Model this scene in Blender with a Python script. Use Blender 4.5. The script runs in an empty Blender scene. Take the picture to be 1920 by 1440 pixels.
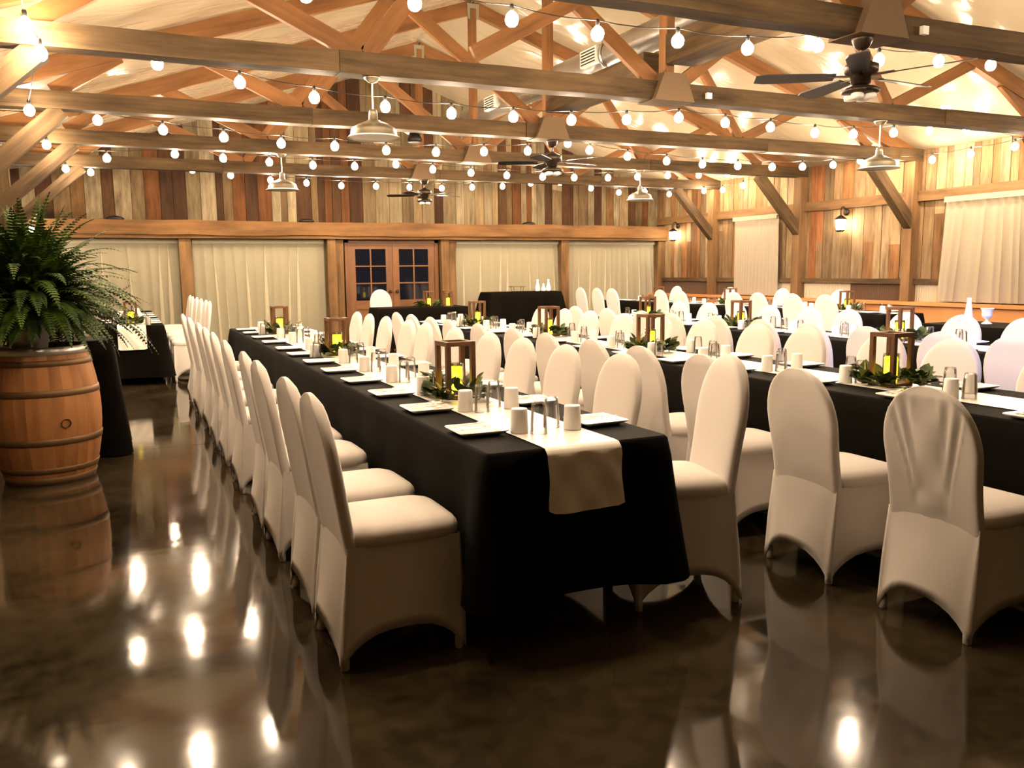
import bpy, bmesh, math, random
from mathutils import Vector, Matrix
import numpy as np

S = bpy.context.scene
COL = S.collection
R = random.Random(7)

# ------------------------------------------------------------------ camera, world, light, exposure
F_PX = 1590.6
cam_data = bpy.data.cameras.new('camera')
cam_data.sensor_width = 36.0
cam_data.lens = F_PX / 1920 * 36.0
cam_data.clip_start = 0.05
cam = bpy.data.objects.new('camera', cam_data)
COL.objects.link(cam)
c_r, c_u, c_f = Vector((0.90860585, -0.41751697, -0.0107231)), Vector((0.06530268, 0.11666006, 0.9910227)), Vector((0.41251784, 0.90114927, -0.13326299))
CAMH = 1.4
cam.matrix_world = Matrix(((c_r.x, c_u.x, -c_f.x, 0), (c_r.y, c_u.y, -c_f.y, 0), (c_r.z, c_u.z, -c_f.z, CAMH), (0, 0, 0, 1)))
S.camera = cam

world = bpy.data.worlds.new('night')
S.world = world
world.use_nodes = True
world.node_tree.nodes['Background'].inputs[0].default_value = (0.02, 0.03, 0.06, 1)
world.node_tree.nodes['Background'].inputs[1].default_value = 0.15

# the cool lavender spotlight of the hall, behind and right of the camera, thrown over the far tables on the right
wl = bpy.data.lights.new('cool_spotlight', 'SPOT')
wl.energy = 700; wl.color = (0.50, 0.52, 1.0); wl.spot_size = math.radians(36); wl.spot_blend = .7; wl.shadow_soft_size = .12
wlo = bpy.data.objects.new('cool_spotlight', wl)
COL.objects.link(wlo)
wlo.location = (3.6, -1.0, 2.7)
wlo.rotation_euler = (Vector((6.6, 4.5, .85)) - Vector(wlo.location)).to_track_quat('-Z', 'Y').to_euler()

BULB = 150.0            # radiance of the string bulbs
WARM = (1.0, 0.76, 0.52)

S.view_settings.view_transform = 'Standard'
S.view_settings.look = 'None'
S.view_settings.exposure = 2.0
S.view_settings.gamma = 1.0
S.view_settings.use_curve_mapping = False
try:
    S.cycles.use_denoising = True
    S.cycles.denoiser = 'OPENIMAGEDENOISE'
    S.cycles.max_bounces = 7
    S.cycles.diffuse_bounces = 3
    S.cycles.glossy_bounces = 3
    S.cycles.transmission_bounces = 4
    S.cycles.transparent_max_bounces = 12
    S.cycles.caustics_reflective = False
    S.cycles.caustics_refractive = False
    S.cycles.sample_clamp_indirect = 4.0
    S.cycles.use_light_tree = True
except Exception:
    pass

# ------------------------------------------------------------------ pixel helper (photo pixel -> point on a plane of the room)
def ray(x, y):
    return c_f + c_r * ((x - 960) / F_PX) - c_u * ((y - 720) / F_PX)
def aty(x, y, Y):
    d = ray(x, y); t = Y / d.y
    return Vector((d.x * t, Y, CAMH + d.z * t))
def atx(x, y, X):
    d = ray(x, y); t = X / d.x
    return Vector((X, d.y * t, CAMH + d.z * t))
def proj(P):
    d = Vector(P) - Vector((0, 0, CAMH))
    w = d.dot(c_f)
    if w < 0.05: return None
    return 960 + F_PX * d.dot(c_r) / w, 720 - F_PX * d.dot(c_u) / w
def in_frame(P, m=60):
    q = proj(P)
    return q is not None and -m < q[0] < 1920 + m and -m < q[1] < 1440 + m

# ------------------------------------------------------------------ tagging
def tag(o, label=None, cat=None, group=None, kind=None):
    if label: o['label'] = label
    if cat: o['category'] = cat
    if group: o['group'] = group
    if kind: o['kind'] = kind
    return o
def empty(name, loc, rz=0, label=None, cat=None, group=None, kind=None):
    o = bpy.data.objects.new(name, None)
    COL.objects.link(o)
    o.empty_display_size = 0.1
    o.location = loc; o.rotation_euler = (0, 0, rz)
    return tag(o, label, cat, group, kind)
def children(o):
    return [c for c in bpy.data.objects if c.parent == o]
KIDS = {}
def copy_tree(src, loc, rz, label=None, group=None, scale=None):
    c = src.copy(); COL.objects.link(c)
    c.location = loc; c.rotation_euler = (0, 0, rz)
    if scale: c.scale = scale
    if label: c['label'] = label
    if group: c['group'] = group
    def rec(s, d):
        if s.name not in KIDS: KIDS[s.name] = children(s)
        for ch in KIDS[s.name]:
            k = ch.copy(); COL.objects.link(k); k.parent = d
            rec(ch, k)
    rec(src, c)
    return c
ORD = ['first', 'second', 'third', 'fourth', 'fifth', 'sixth', 'seventh', 'eighth', 'ninth', 'tenth', 'eleventh', 'twelfth', 'thirteenth', 'fourteenth', 'fifteenth', 'sixteenth', 'seventeenth', 'eighteenth', 'nineteenth', 'twentieth', 'twenty-first']

# ------------------------------------------------------------------ mesh builder
class MB:
    def __init__(self):
        self.v = []; self.f = []; self.uv = []; self.c = []; self.sm = []; self.mi = []
    def face(self, pts, uvs=None, tint=(1, 1, 1), smooth=False, m=0):
        n = len(self.v)
        self.v += [tuple(p) for p in pts]
        self.f.append(tuple(range(n, n + len(pts))))
        self.uv += list(uvs) if uvs else [(0, 0)] * len(pts)
        self.c += [tint] * len(pts)
        self.sm.append(smooth); self.mi.append(m)
    def grid(self, rows, closed=False, smooth=True, tint=(1, 1, 1), m=0, uvs=None):
        """rows: list of equal-length point rows, shared vertices"""
        n0 = len(self.v); nr = len(rows); nc = len(rows[0])
        for r in rows: self.v += [tuple(p) for p in r]
        for i in range(nr - 1):
            for j in range(nc if closed else nc - 1):
                k = (j + 1) % nc
                idx = (n0 + i * nc + j, n0 + i * nc + k, n0 + (i + 1) * nc + k, n0 + (i + 1) * nc + j)
                self.f.append(idx)
                if uvs: self.uv += [uvs(i, j), uvs(i, j + 1), uvs(i + 1, j + 1), uvs(i + 1, j)]
                else: self.uv += [(0, 0)] * 4
                self.c += [tint] * 4
                self.sm.append(smooth); self.mi.append(m)
        return n0
    def cap(self, n0, nc, row, tip=None, flip=False, smooth=True, m=0):
        base = n0 + row * nc
        ids = list(range(base, base + nc))
        if flip: ids.reverse()
        if tip is None:
            self.f.append(tuple(ids)); self.uv += [(0, 0)] * nc; self.c += [(1, 1, 1)] * nc; self.sm.append(False); self.mi.append(m)
        else:
            t = len(self.v); self.v.append(tuple(tip))
            for i in range(nc):
                self.f.append((ids[i], ids[(i + 1) % nc], t)); self.uv += [(0, 0)] * 3; self.c += [(1, 1, 1)] * 3; self.sm.append(smooth); self.mi.append(m)
    def beam(self, p0, p1, w, h, up=(0, 0, 1), tint=(1, 1, 1), m=0, rough=0.0):
        """box from p0 to p1; w across, h along up; uv runs along the length"""
        p0 = Vector(p0); p1 = Vector(p1); d = p1 - p0; L = d.length; d.normalize()
        up = Vector(up); s = d.cross(up).normalized(); u = s.cross(d).normalized()
        ou, ov = R.random() * 40, R.random() * 40
        nseg = max(1, int(L / 0.5)) if rough else 1
        rings = []
        for i in range(nseg + 1):
            p = p0 + d * (L * i / nseg)
            j = [(R.uniform(-rough, rough)) for _ in range(4)]
            rings.append([p + s * (w / 2 + j[0]) - u * (h / 2 + j[1]), p + s * (w / 2 + j[0]) + u * (h / 2 + j[2]), p - s * (w / 2 + j[3]) + u * (h / 2 + j[2]), p - s * (w / 2 + j[3]) - u * (h / 2 + j[1])])
        vv = [0, h, h + w, 2 * h + w, 2 * h + 2 * w]
        for i in range(nseg):
            a, b = rings[i], rings[i + 1]
            for k in range(4):
                k2 = (k + 1) % 4
                u0, u1 = ou + L * i / nseg, ou + L * (i + 1) / nseg
                self.face([a[k], b[k], b[k2], a[k2]][::-1], [(u0, ov + vv[k]), (u1, ov + vv[k]), (u1, ov + vv[k + 1]), (u0, ov + vv[k + 1])][::-1], tint, False, m)
        self.face(rings[0][::-1], [(ou, ov), (ou, ov + h), (ou + .05, ov + h), (ou + .05, ov)], tint, False, m)
        self.face(rings[-1], [(ou, ov), (ou, ov + h), (ou + .05, ov + h), (ou + .05, ov)], tint, False, m)
    def box(self, x0, x1, y0, y1, z0, z1, tint=(1, 1, 1), m=0):
        L = (x1 - x0, y1 - y0, z1 - z0)
        k = L.index(max(L)); c = ((x0 + x1) / 2, (y0 + y1) / 2, (z0 + z1) / 2)
        if k == 0: self.beam((x0, c[1], c[2]), (x1, c[1], c[2]), L[1], L[2], (0, 0, 1), tint, m)
        elif k == 1: self.beam((c[0], y0, c[2]), (c[0], y1, c[2]), L[0], L[2], (0, 0, 1), tint, m)
        else: self.beam((c[0], c[1], z0), (c[0], c[1], z1), L[0], L[1], (0, 1, 0), tint, m)
    def tube(self, pts, r, n=8, caps=True, tint=(1, 1, 1), m=0, radii=None):
        pts = [Vector(p) for p in pts]
        rows = []; prev = None
        for i, p in enumerate(pts):
            t = (pts[min(i + 1, len(pts) - 1)] - pts[max(i - 1, 0)]).normalized()
            a = Vector((0, 0, 1)) if abs(t.z) < .95 else Vector((1, 0, 0))
            if prev is not None: a = prev
            s = t.cross(a).normalized(); u = s.cross(t).normalized(); prev = u
            rr = radii[i] if radii else r
            rows.append([p + (s * math.cos(2 * math.pi * k / n) + u * math.sin(2 * math.pi * k / n)) * rr for k in range(n)])
        n0 = self.grid(rows, True, True, tint, m)
        if caps:
            self.cap(n0, n, 0, flip=False, m=m); self.cap(n0, n, len(rows) - 1, flip=True, m=m)
    def lathe(self, prof, c=(0, 0, 0), n=20, m=0, axis='z', caps=(False, False)):
        rows = []
        for r, z in prof:
            row = []
            for k in range(n):
                a = 2 * math.pi * k / n
                if axis == 'z': row.append((c[0] + r * math.cos(a), c[1] + r * math.sin(a), c[2] + z))
                elif axis == 'y': row.append((c[0] + r * math.cos(a), c[1] + z, c[2] + r * math.sin(a)))
                else: row.append((c[0] + z, c[1] + r * math.cos(a), c[2] + r * math.sin(a)))
            rows.append(row)
        n0 = self.grid(rows, True, True, m=m)
        if caps[0]: self.cap(n0, n, 0, flip=True, m=m)
        if caps[1]: self.cap(n0, n, len(rows) - 1, m=m)
    def build(self, name, mats, parent=None, bevel=None):
        me = bpy.data.meshes.new(name)
        me.from_pydata(self.v, [], self.f)
        uvl = me.uv_layers.new(name='UVMap')
        uvl.data.foreach_set('uv', [x for q in self.uv for x in q])
        if any(c != (1, 1, 1) for c in self.c):
            ca = me.color_attributes.new('tint', 'FLOAT_COLOR', 'CORNER')
            ca.data.foreach_set('color', [x for q in self.c for x in (q[0], q[1], q[2], 1)])
        me.polygons.foreach_set('use_smooth', self.sm)
        if not isinstance(mats, (list, tuple)): mats = [mats]
        for mt in mats: me.materials.append(mt)
        me.polygons.foreach_set('material_index', self.mi)
        me.update()
        o = bpy.data.objects.new(name, me)
        COL.objects.link(o)
        if parent: o.parent = parent
        if bevel:
            b = o.modifiers.new('bevel', 'BEVEL'); b.width = bevel; b.segments = 2; b.limit_method = 'ANGLE'
        return o

# ------------------------------------------------------------------ materials
def mat(name):
    m = bpy.data.materials.new(name); m.use_nodes = True
    nt = m.node_tree
    return m, nt, nt.nodes['Principled BSDF']
def N(nt, t, **kw):
    n = nt.nodes.new(t)
    for k, v in kw.items(): setattr(n, k, v)
    return n
def plain(name, col, rough=.5, metal=0, spec=.5, bump=0, bscale=200, sheen=0, coat=0):
    m, nt, b = mat(name)
    b.inputs['Base Color'].default_value = (*col, 1); b.inputs['Roughness'].default_value = rough
    b.inputs['Metallic'].default_value = metal; b.inputs['Specular IOR Level'].default_value = spec
    b.inputs['Sheen Weight'].default_value = sheen; b.inputs['Coat Weight'].default_value = coat
    tc = N(nt, 'ShaderNodeTexCoord'); no = N(nt, 'ShaderNodeTexNoise')
    no.inputs['Scale'].default_value = bscale; no.inputs['Detail'].default_value = 3
    nt.links.new(tc.outputs['Object'], no.inputs['Vector'])
    mx = N(nt, 'ShaderNodeMixRGB', blend_type='MULTIPLY'); mx.inputs[0].default_value = .12
    mx.inputs[1].default_value = (*col, 1); nt.links.new(no.outputs['Fac'], mx.inputs[2]); nt.links.new(mx.outputs[0], b.inputs['Base Color'])
    if bump:
        bp = N(nt, 'ShaderNodeBump'); bp.inputs['Strength'].default_value = bump; bp.inputs['Distance'].default_value = .002
        nt.links.new(no.outputs['Fac'], bp.inputs['Height']); nt.links.new(bp.outputs[0], b.inputs['Normal'])
    return m
def emit(name, col, s):
    m, nt, b = mat(name)
    b.inputs['Base Color'].default_value = (*[min(1, c) for c in col], 1)
    b.inputs['Emission Color'].default_value = (*col, 1); b.inputs['Emission Strength'].default_value = s
    return m
def wood(name, dark, light, tint=False, rough=.75, su=1.6, sv=22, blotch=.5, bump=.35, spec=.25):
    m, nt, b = mat(name)
    L = nt.links.new
    uv = N(nt, 'ShaderNodeUVMap'); mp = N(nt, 'ShaderNodeMapping'); mp.inputs['Scale'].default_value = (su, sv, 1)
    L(uv.outputs[0], mp.inputs[0])
    n1 = N(nt, 'ShaderNodeTexNoise'); n1.inputs['Scale'].default_value = 1.0; n1.inputs['Detail'].default_value = 8; n1.inputs['Roughness'].default_value = .65; n1.inputs['Distortion'].default_value = .35
    L(mp.outputs[0], n1.inputs['Vector'])
    mp2 = N(nt, 'ShaderNodeMapping'); mp2.inputs['Scale'].default_value = (1.1, 3.5, 1); L(uv.outputs[0], mp2.inputs[0])
    n2 = N(nt, 'ShaderNodeTexNoise'); n2.inputs['Scale'].default_value = 1.0; n2.inputs['Detail'].default_value = 4
    L(mp2.outputs[0], n2.inputs['Vector'])
    ad = N(nt, 'ShaderNodeMath', operation='MULTIPLY_ADD'); ad.inputs[1].default_value = blotch; L(n2.outputs['Fac'], ad.inputs[0])
    sc = N(nt, 'ShaderNodeMath', operation='MULTIPLY'); sc.inputs[1].default_value = 1 - blotch; L(n1.outputs['Fac'], sc.inputs[0]); L(sc.outputs[0], ad.inputs[2])
    cr = N(nt, 'ShaderNodeValToRGB'); cr.color_ramp.elements[0].position = .34; cr.color_ramp.elements[1].position = .64
    cr.color_ramp.elements[0].color = (*dark, 1); cr.color_ramp.elements[1].color = (*light, 1)
    L(ad.outputs[0], cr.inputs[0])
    out = cr.outputs[0]
    if tint:
        at = N(nt, 'ShaderNodeAttribute'); at.attribute_name = 'tint'
        mx = N(nt, 'ShaderNodeMixRGB', blend_type='MULTIPLY'); mx.inputs[0].default_value = 1
        L(out, mx.inputs[1]); L(at.outputs['Color'], mx.inputs[2]); out = mx.outputs[0]
    L(out, b.inputs['Base Color'])
    b.inputs['Roughness'].default_value = rough; b.inputs['Specular IOR Level'].default_value = spec
    bp = N(nt, 'ShaderNodeBump'); bp.inputs['Strength'].default_value = bump; bp.inputs['Distance'].default_value = .006
    L(n1.outputs['Fac'], bp.inputs['Height']); L(bp.outputs[0], b.inputs['Normal'])
    return m

M = {}
M['board'] = wood('barn_boards', (.32, .29, .25), (1.0, .97, .92), True, .8, 1.3, 16, .45, .5, .15)
M['beam'] = wood('weathered_beam', (.018, .010, .004), (.105, .066, .030), False, .75, .9, 14, .5, .5, .2)
M['beam_tan'] = wood('header_beam_wood', (.060, .028, .008), (.165, .084, .029), False, .7, .7, 10, .6, .5, .2)
M['pine'] = wood('truss_pine', (.085, .034, .009), (.21, .095, .030), False, .65, 1.0, 12, .6, .15, .25)
M['post'] = wood('post_wood', (.065, .034, .013), (.19, .108, .046), False, .75, .9, 12, .6, .5, .2)
M['door'] = wood('door_wood', (.060, .021, .004), (.150, .058, .013), False, .5, 1.2, 12, .5, .2, .4)
M['lantern'] = wood('lantern_wood', (.055, .022, .007), (.16, .072, .026), False, .6, 6, 60, .4, .2, .3)
M['oak'] = wood('barrel_oak', (.19, .075, .022), (.42, .19, .065), True, .65, 1.5, 9, .6, .3, .3)
M['ledge'] = wood('ledge_wood', (.36, .145, .042), (.48, .22, .075), False, .6, .5, 5, .7, .1, .3)

M['chair'] = plain('white_stretch_fabric', (.65, .60, .555), .72, 0, .25, .15, 500, .25)
M['cloth'] = plain('black_table_cloth', (.0036, .0026, .0015), .85, 0, .06, .3, 700, 0)
M['satin'] = plain('satin_runner', (.82, .76, .67), .33, 0, .45, .15, 60, .2)
M['china'] = plain('white_china', (.86, .84, .80), .18, 0, .5)
M['cup'] = plain('white_cup_ceramic', (.84, .82, .79), .3, 0, .5)
M['milk'] = plain('milk_glass', (.85, .86, .90), .2, 0, .5)
M['steel'] = plain('flatware_steel', (.75, .70, .62), .22, 1)
M['alu'] = plain('brushed_aluminium', (.46, .43, .35), .36, 1, .5, .1, 40)
M['galv'] = plain('galvanised_duct', (.62, .62, .60), .34, 1, .5, .2, 12)
M['black'] = plain('black_metal', (.012, .011, .010), .45, .3, .4)
M['bronze'] = plain('dark_bronze', (.045, .030, .020), .38, .7, .4)
M['white'] = plain('white_plastic', (.78, .76, .72), .45)
M['hoop'] = plain('barrel_hoop', (.17, .095, .042), .55, .6, .4, .4, 30)
M['hoop_bright'] = plain('bright_steel_hoop', (.52, .50, .44), .35, .9, .4, .3, 30)
M['zinc'] = plain('zinc_pail', (.34, .34, .31), .42, .8, .4, .3, 25)
M['plywood'] = plain('fan_block_wood', (.13, .085, .048), .8, 0, .2, .3, 30)
M['leaf'] = None
M['wire'] = plain('black_cord', (.010, .009, .008), .6)
M['vinyl'] = plain('panel_behind_curtain', (.15, .138, .080), .7, 0, .2)
M['slats'] = plain('ribbed_panel', (.40, .35, .24), .6, 0, .3)
M['dark_panel'] = plain('dark_wainscot', (.075, .040, .018), .7, 0, .3, .3, 40)
M['soil'] = plain('potting_soil', (.02, .014, .009), .9)
M['rubber'] = plain('chair_foot_cap', (.55, .52, .48), .6)
M['bulb'] = emit('bulb_glow', WARM, BULB)
M['lampbulb'] = emit('lamp_bulb_glow', (1, .82, .6), 22)
M['sconce_glow'] = emit('sconce_glow', (1, .80, .56), 110)
M['sconce_pane'] = emit('lit_frosted_pane', (1, .82, .58), 26)
M['candle'] = emit('candle_wax_glow', (1.0, .70, .02), 2.2)
M['candle_far'] = M['candle']

def leafmat(name, a, b_, rough=.45):
    m, nt, b = mat(name)
    no = N(nt, 'ShaderNodeTexNoise'); no.inputs['Scale'].default_value = 14
    tc = N(nt, 'ShaderNodeTexCoord'); nt.links.new(tc.outputs['Object'], no.inputs['Vector'])
    cr = N(nt, 'ShaderNodeValToRGB'); cr.color_ramp.elements[0].color = (*a, 1); cr.color_ramp.elements[1].color = (*b_, 1)
    cr.color_ramp.elements[0].position = .35; cr.color_ramp.elements[1].position = .65
    nt.links.new(no.outputs['Fac'], cr.inputs[0]); nt.links.new(cr.outputs[0], b.inputs['Base Color'])
    b.inputs['Roughness'].default_value = rough; b.inputs['Specular IOR Level'].default_value = .18
    return m
M['leaf'] = leafmat('salal_leaf', (.024, .040, .012), (.085, .110, .038))
M['fern'] = leafmat('fern_leaf', (.007, .021, .0012), (.040, .074, .004), .55)

def glassmat(name, tr=.82, col=(1, 1, 1)):
    m, nt, b = mat(name)
    for n in list(nt.nodes):
        if n.type != 'OUTPUT_MATERIAL': nt.nodes.remove(n)
    out = nt.nodes['Material Output']
    t = N(nt, 'ShaderNodeBsdfTransparent'); t.inputs[0].default_value = (*[c * .96 for c in col], 1)
    g = N(nt, 'ShaderNodeBsdfGlossy'); g.inputs['Roughness'].default_value = .06
    fr = N(nt, 'ShaderNodeFresnel'); fr.inputs[0].default_value = 1.45
    ma = N(nt, 'ShaderNodeMath', operation='MULTIPLY_ADD'); ma.inputs[1].default_value = .75; ma.inputs[2].default_value = .02
    nt.links.new(fr.outputs[0], ma.inputs[0])
    mx = N(nt, 'ShaderNodeMixShader'); nt.links.new(ma.outputs[0], mx.inputs[0]); nt.links.new(t.outputs[0], mx.inputs[1]); nt.links.new(g.outputs[0], mx.inputs[2])
    nt.links.new(mx.outputs[0], out.inputs[0])
    return m
M['glass'] = glassmat('clear_glass')

def sheermat(name, col, alpha):
    m, nt, b = mat(name)
    for n in list(nt.nodes):
        if n.type != 'OUTPUT_MATERIAL': nt.nodes.remove(n)
    out = nt.nodes['Material Output']
    t = N(nt, 'ShaderNodeBsdfTransparent'); d = N(nt, 'ShaderNodeBsdfDiffuse'); d.inputs[0].default_value = (*col, 1)
    tl = N(nt, 'ShaderNodeBsdfTranslucent'); tl.inputs[0].default_value = (*col, 1)
    m1 = N(nt, 'ShaderNodeMixShader'); m1.inputs[0].default_value = .2; nt.links.new(d.outputs[0], m1.inputs[1]); nt.links.new(tl.outputs[0], m1.inputs[2])
    uv = N(nt, 'ShaderNodeUVMap'); wv = N(nt, 'ShaderNodeTexNoise'); wv.inputs['Scale'].default_value = 3
    nt.links.new(uv.outputs[0], wv.inputs['Vector'])
    ma = N(nt, 'ShaderNodeMath', operation='MULTIPLY_ADD'); ma.inputs[1].default_value = .04; ma.inputs[2].default_value = alpha - .02
    nt.links.new(wv.outputs['Fac'], ma.inputs[0])
    m2 = N(nt, 'ShaderNodeMixShader'); nt.links.new(ma.outputs[0], m2.inputs[0]); nt.links.new(t.outputs[0], m2.inputs[1]); nt.links.new(m1.outputs[0], m2.inputs[2])
    nt.links.new(m2.outputs[0], out.inputs[0])
    return m
M['sheer'] = sheermat('sheer_curtain', (.70, .64, .49), .30)
M['curtain'] = sheermat('voile_curtain', (.36, .31, .235), .94)

def floor_mat():
    m, nt, b = mat('polished_concrete'); L = nt.links.new
    tc = N(nt, 'ShaderNodeTexCoord')
    n1 = N(nt, 'ShaderNodeTexNoise'); n1.inputs['Scale'].default_value = 1.1; n1.inputs['Detail'].default_value = 6; n1.inputs['Distortion'].default_value = .8
    n2 = N(nt, 'ShaderNodeTexNoise'); n2.inputs['Scale'].default_value = 14; n2.inputs['Detail'].default_value = 5
    for n in (n1, n2): L(tc.outputs['Object'], n.inputs['Vector'])
    mx = N(nt, 'ShaderNodeMath', operation='MULTIPLY_ADD'); mx.inputs[1].default_value = .35; L(n2.outputs['Fac'], mx.inputs[0])
    sc = N(nt, 'ShaderNodeMath', operation='MULTIPLY'); sc.inputs[1].default_value = .65; L(n1.outputs['Fac'], sc.inputs[0]); L(sc.outputs[0], mx.inputs[2])
    cr = N(nt, 'ShaderNodeValToRGB'); e = cr.color_ramp.elements
    e[0].position = .36; e[0].color = (.012, .009, .005, 1); e[1].position = .66; e[1].color = (.056, .041, .021, 1)
    L(mx.outputs[0], cr.inputs[0]); L(cr.outputs[0], b.inputs['Base Color'])
    rr = N(nt, 'ShaderNodeMapRange'); rr.inputs[1].default_value = .3; rr.inputs[2].default_value = .7; rr.inputs[3].default_value = .045; rr.inputs[4].default_value = .11
    L(n1.outputs['Fac'], rr.inputs[0]); L(rr.outputs[0], b.inputs['Roughness'])
    b.inputs['Specular IOR Level'].default_value = .65
    bp = N(nt, 'ShaderNodeBump'); bp.inputs['Strength'].default_value = .06; bp.inputs['Distance'].default_value = .01
    n3 = N(nt, 'ShaderNodeTexNoise'); n3.inputs['Scale'].default_value = 5; n3.inputs['Detail'].default_value = 2; L(tc.outputs['Object'], n3.inputs['Vector'])
    L(n3.outputs['Fac'], bp.inputs['Height']); L(bp.outputs[0], b.inputs['Normal'])
    return m
M['floor'] = floor_mat()
def film_mat():
    m, nt, b = mat('plastic_vapour_film'); L = nt.links.new
    b.inputs['Base Color'].default_value = (.30, .25, .175, 1); b.inputs['Roughness'].default_value = .2; b.inputs['Specular IOR Level'].default_value = .5
    tc = N(nt, 'ShaderNodeTexCoord'); mp = N(nt, 'ShaderNodeMapping'); mp.inputs['Scale'].default_value = (.8, 2.0, 1)
    L(tc.outputs['Object'], mp.inputs[0])
    n1 = N(nt, 'ShaderNodeTexNoise'); n1.inputs['Scale'].default_value = 1.5; n1.inputs['Detail'].default_value = 2.5; n1.inputs['Distortion'].default_value = .9
    L(mp.outputs[0], n1.inputs['Vector'])
    bp = N(nt, 'ShaderNodeBump'); bp.inputs['Strength'].default_value = .16; bp.inputs['Distance'].default_value = .12
    L(n1.outputs['Fac'], bp.inputs['Height']); L(bp.outputs[0], b.inputs['Normal'])
    return m
M['film'] = film_mat()
def pane_mat():
    m, nt, b = mat('night_window_glass')
    b.inputs['Base Color'].default_value = (.004, .005, .010, 1); b.inputs['Roughness'].default_value = .05; b.inputs['Specular IOR Level'].default_value = .5
    return m
M['pane'] = pane_mat()

# ------------------------------------------------------------------ room dimensions
XL, XR, YB, YF = -1.65, 12.0, 17.5, -3.0
XC, ZR, SL = 5.2, 5.50, 0.333          # ridge x, ridge height, slope
def roof(x): return ZR - SL * abs(x - XC)
TRUSS_Y = [4.9, 7.5, 10.15, 12.7, 15.3]
ZB = 3.08                                # underside of the tie beams

# floor
f = MB()
for (y0, y1) in ((YF, 7.32), (7.328, YB)):
    f.face([(XL, y0, 0), (XR, y0, 0), (XR, y1, 0), (XL, y1, 0)])
f.face([(XL, 7.32, -.006), (XR, 7.32, -.006), (XR, 7.328, -.006), (XL, 7.328, -.006)])
tag(f.build('floor', M['floor']), 'dark polished concrete floor', None, None, 'structure')

# ceiling film, sagging between the trusses
c = MB()
ys = [YF + (YB - YF) * i / 82 for i in range(83)]
def sag(x, y):
    t = (y - 4.9) / 2.6; t -= math.floor(t)
    return .055 * math.sin(math.pi * t) ** .7 + .018 * math.sin(7.3 * x + 3 * math.sin(2.1 * y)) * math.sin(math.pi * t)
for x0, x1 in ((XL, XC), (XC, XR)):
    xs = [x0 + (x1 - x0) * i / 40 for i in range(41)]
    rows = [[(x, y, roof(x) + .02 - (sag(x, y) if 0 < i < 40 else 0)) for i, x in enumerate(xs)] for y in ys]
    c.grid([r_[::-1] for r_ in rows])
tag(c.build('ceiling', M['film']), 'cream plastic film stapled under the pitched roof', None, None, 'structure')

# boarded walls: each board has its own tint
TB = [(.40, .30, .17), (.34, .27, .16), (.14, .07, .03), (.10, .048, .022), (.25, .14, .055), (.50, .42, .28), (.24, .16, .08), (.40, .33, .21), (.10, .045, .02), (.27, .20, .11), (.22, .09, .03)]
TR = [(.55, .36, .19), (.48, .33, .18), (.50, .26, .11), (.60, .44, .26), (.40, .22, .10), (.46, .20, .085), (.36, .25, .14), (.62, .46, .29), (.52, .38, .22), (.30, .15, .06)]
def boards(name, fn, s0, s1, top, bot, pal, label, wmin=.10, wmax=.26, seed=1, flip=False):
    """fn(s, z, d) -> point, s along the wall, d out of the wall"""
    rr = random.Random(seed); m = MB(); s = s0; last = None
    while s < s1 - 1e-4:
        w = rr.uniform(wmin, wmax); e = min(s1, s + w)
        if s1 - e < .06: e = s1
        col = rr.choice([p_ for p_ in pal if p_ != last]); last = col
        k = rr.uniform(.85, 1.15); tint = tuple(min(.95, q * k * (.47 if pal is TR else .43)) for q in col)
        d = rr.uniform(0.0, .012); g = .004
        a, b_ = s + g, e - g
        t0, t1 = top(a), top(b_); b0, b1 = bot(a), bot(b_)
        ou, ov = rr.random() * 30, rr.random() * 30
        cuts = [0.0, 1.0]
        if t0 - b0 > 1.6 and rr.random() < .25: cuts = [0, rr.uniform(.3, .7), 1.0]
        for q in range(len(cuts) - 1):
            c0, c1 = cuts[q], cuts[q + 1]
            tn = tint if q == 0 else tuple(min(.95, x * .62) for x in rr.choice(pal))
            p = [fn(a, b0 + (t0 - b0) * c0, d), fn(b_, b1 + (t1 - b1) * c0, d), fn(b_, b1 + (t1 - b1) * c1, d), fn(a, b0 + (t0 - b0) * c1, d)]
            uvs = [(ou + c0 * 3, ov), (ou + c0 * 3, ov + w), (ou + c1 * 3, ov + w), (ou + c1 * 3, ov)]
            if flip: p = p[::-1]; uvs = uvs[::-1]
            m.face(p, uvs, tn)
            # board edges so that gaps read as shadow lines
            for (i0, i1) in ((0, 3), (1, 2)):
                A_, B_ = Vector(p[i0]), Vector(p[i1])
                n_ = Vector(fn(0, 0, 0)) - Vector(fn(0, 0, 1)); n_.normalize()
                m.face([A_, B_, B_ + n_ * .03, A_ + n_ * .03], [(ou, ov)] * 4, tuple(x * .8 for x in tn))
        s = e
    # dark backing
    o = m.build(name, M['board'])
    return tag(o, label, None, None, 'structure')
boards('wall_back', lambda s, z, d: (s, YB - d, z), XL, XR, lambda s: roof(s), lambda s: 2.2, TB, 'gable wall of salvaged grey and brown barn boards above the header', .12, .30, 3)
boards('wall_right', lambda s, z, d: (XR - d, s, z), YF, YB, lambda s: roof(XR) + .02, lambda s: 1.10, TR, 'side wall of reddish tan salvaged boards with sconces', .11, .27, 5, True)
boards('wall_left', lambda s, z, d: (XL + d, s, z), YF, YB, lambda s: roof(XL) + .02, lambda s: 0.0, TB, 'left side wall of brown barn boards behind the fern', .12, .28, 8)
boards('wall_front', lambda s, z, d: (s, YF + d, z), XL, XR, lambda s: roof(s), lambda s: 0.0, TB, 'boarded wall behind the viewpoint', .14, .30, 9, True)
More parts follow.
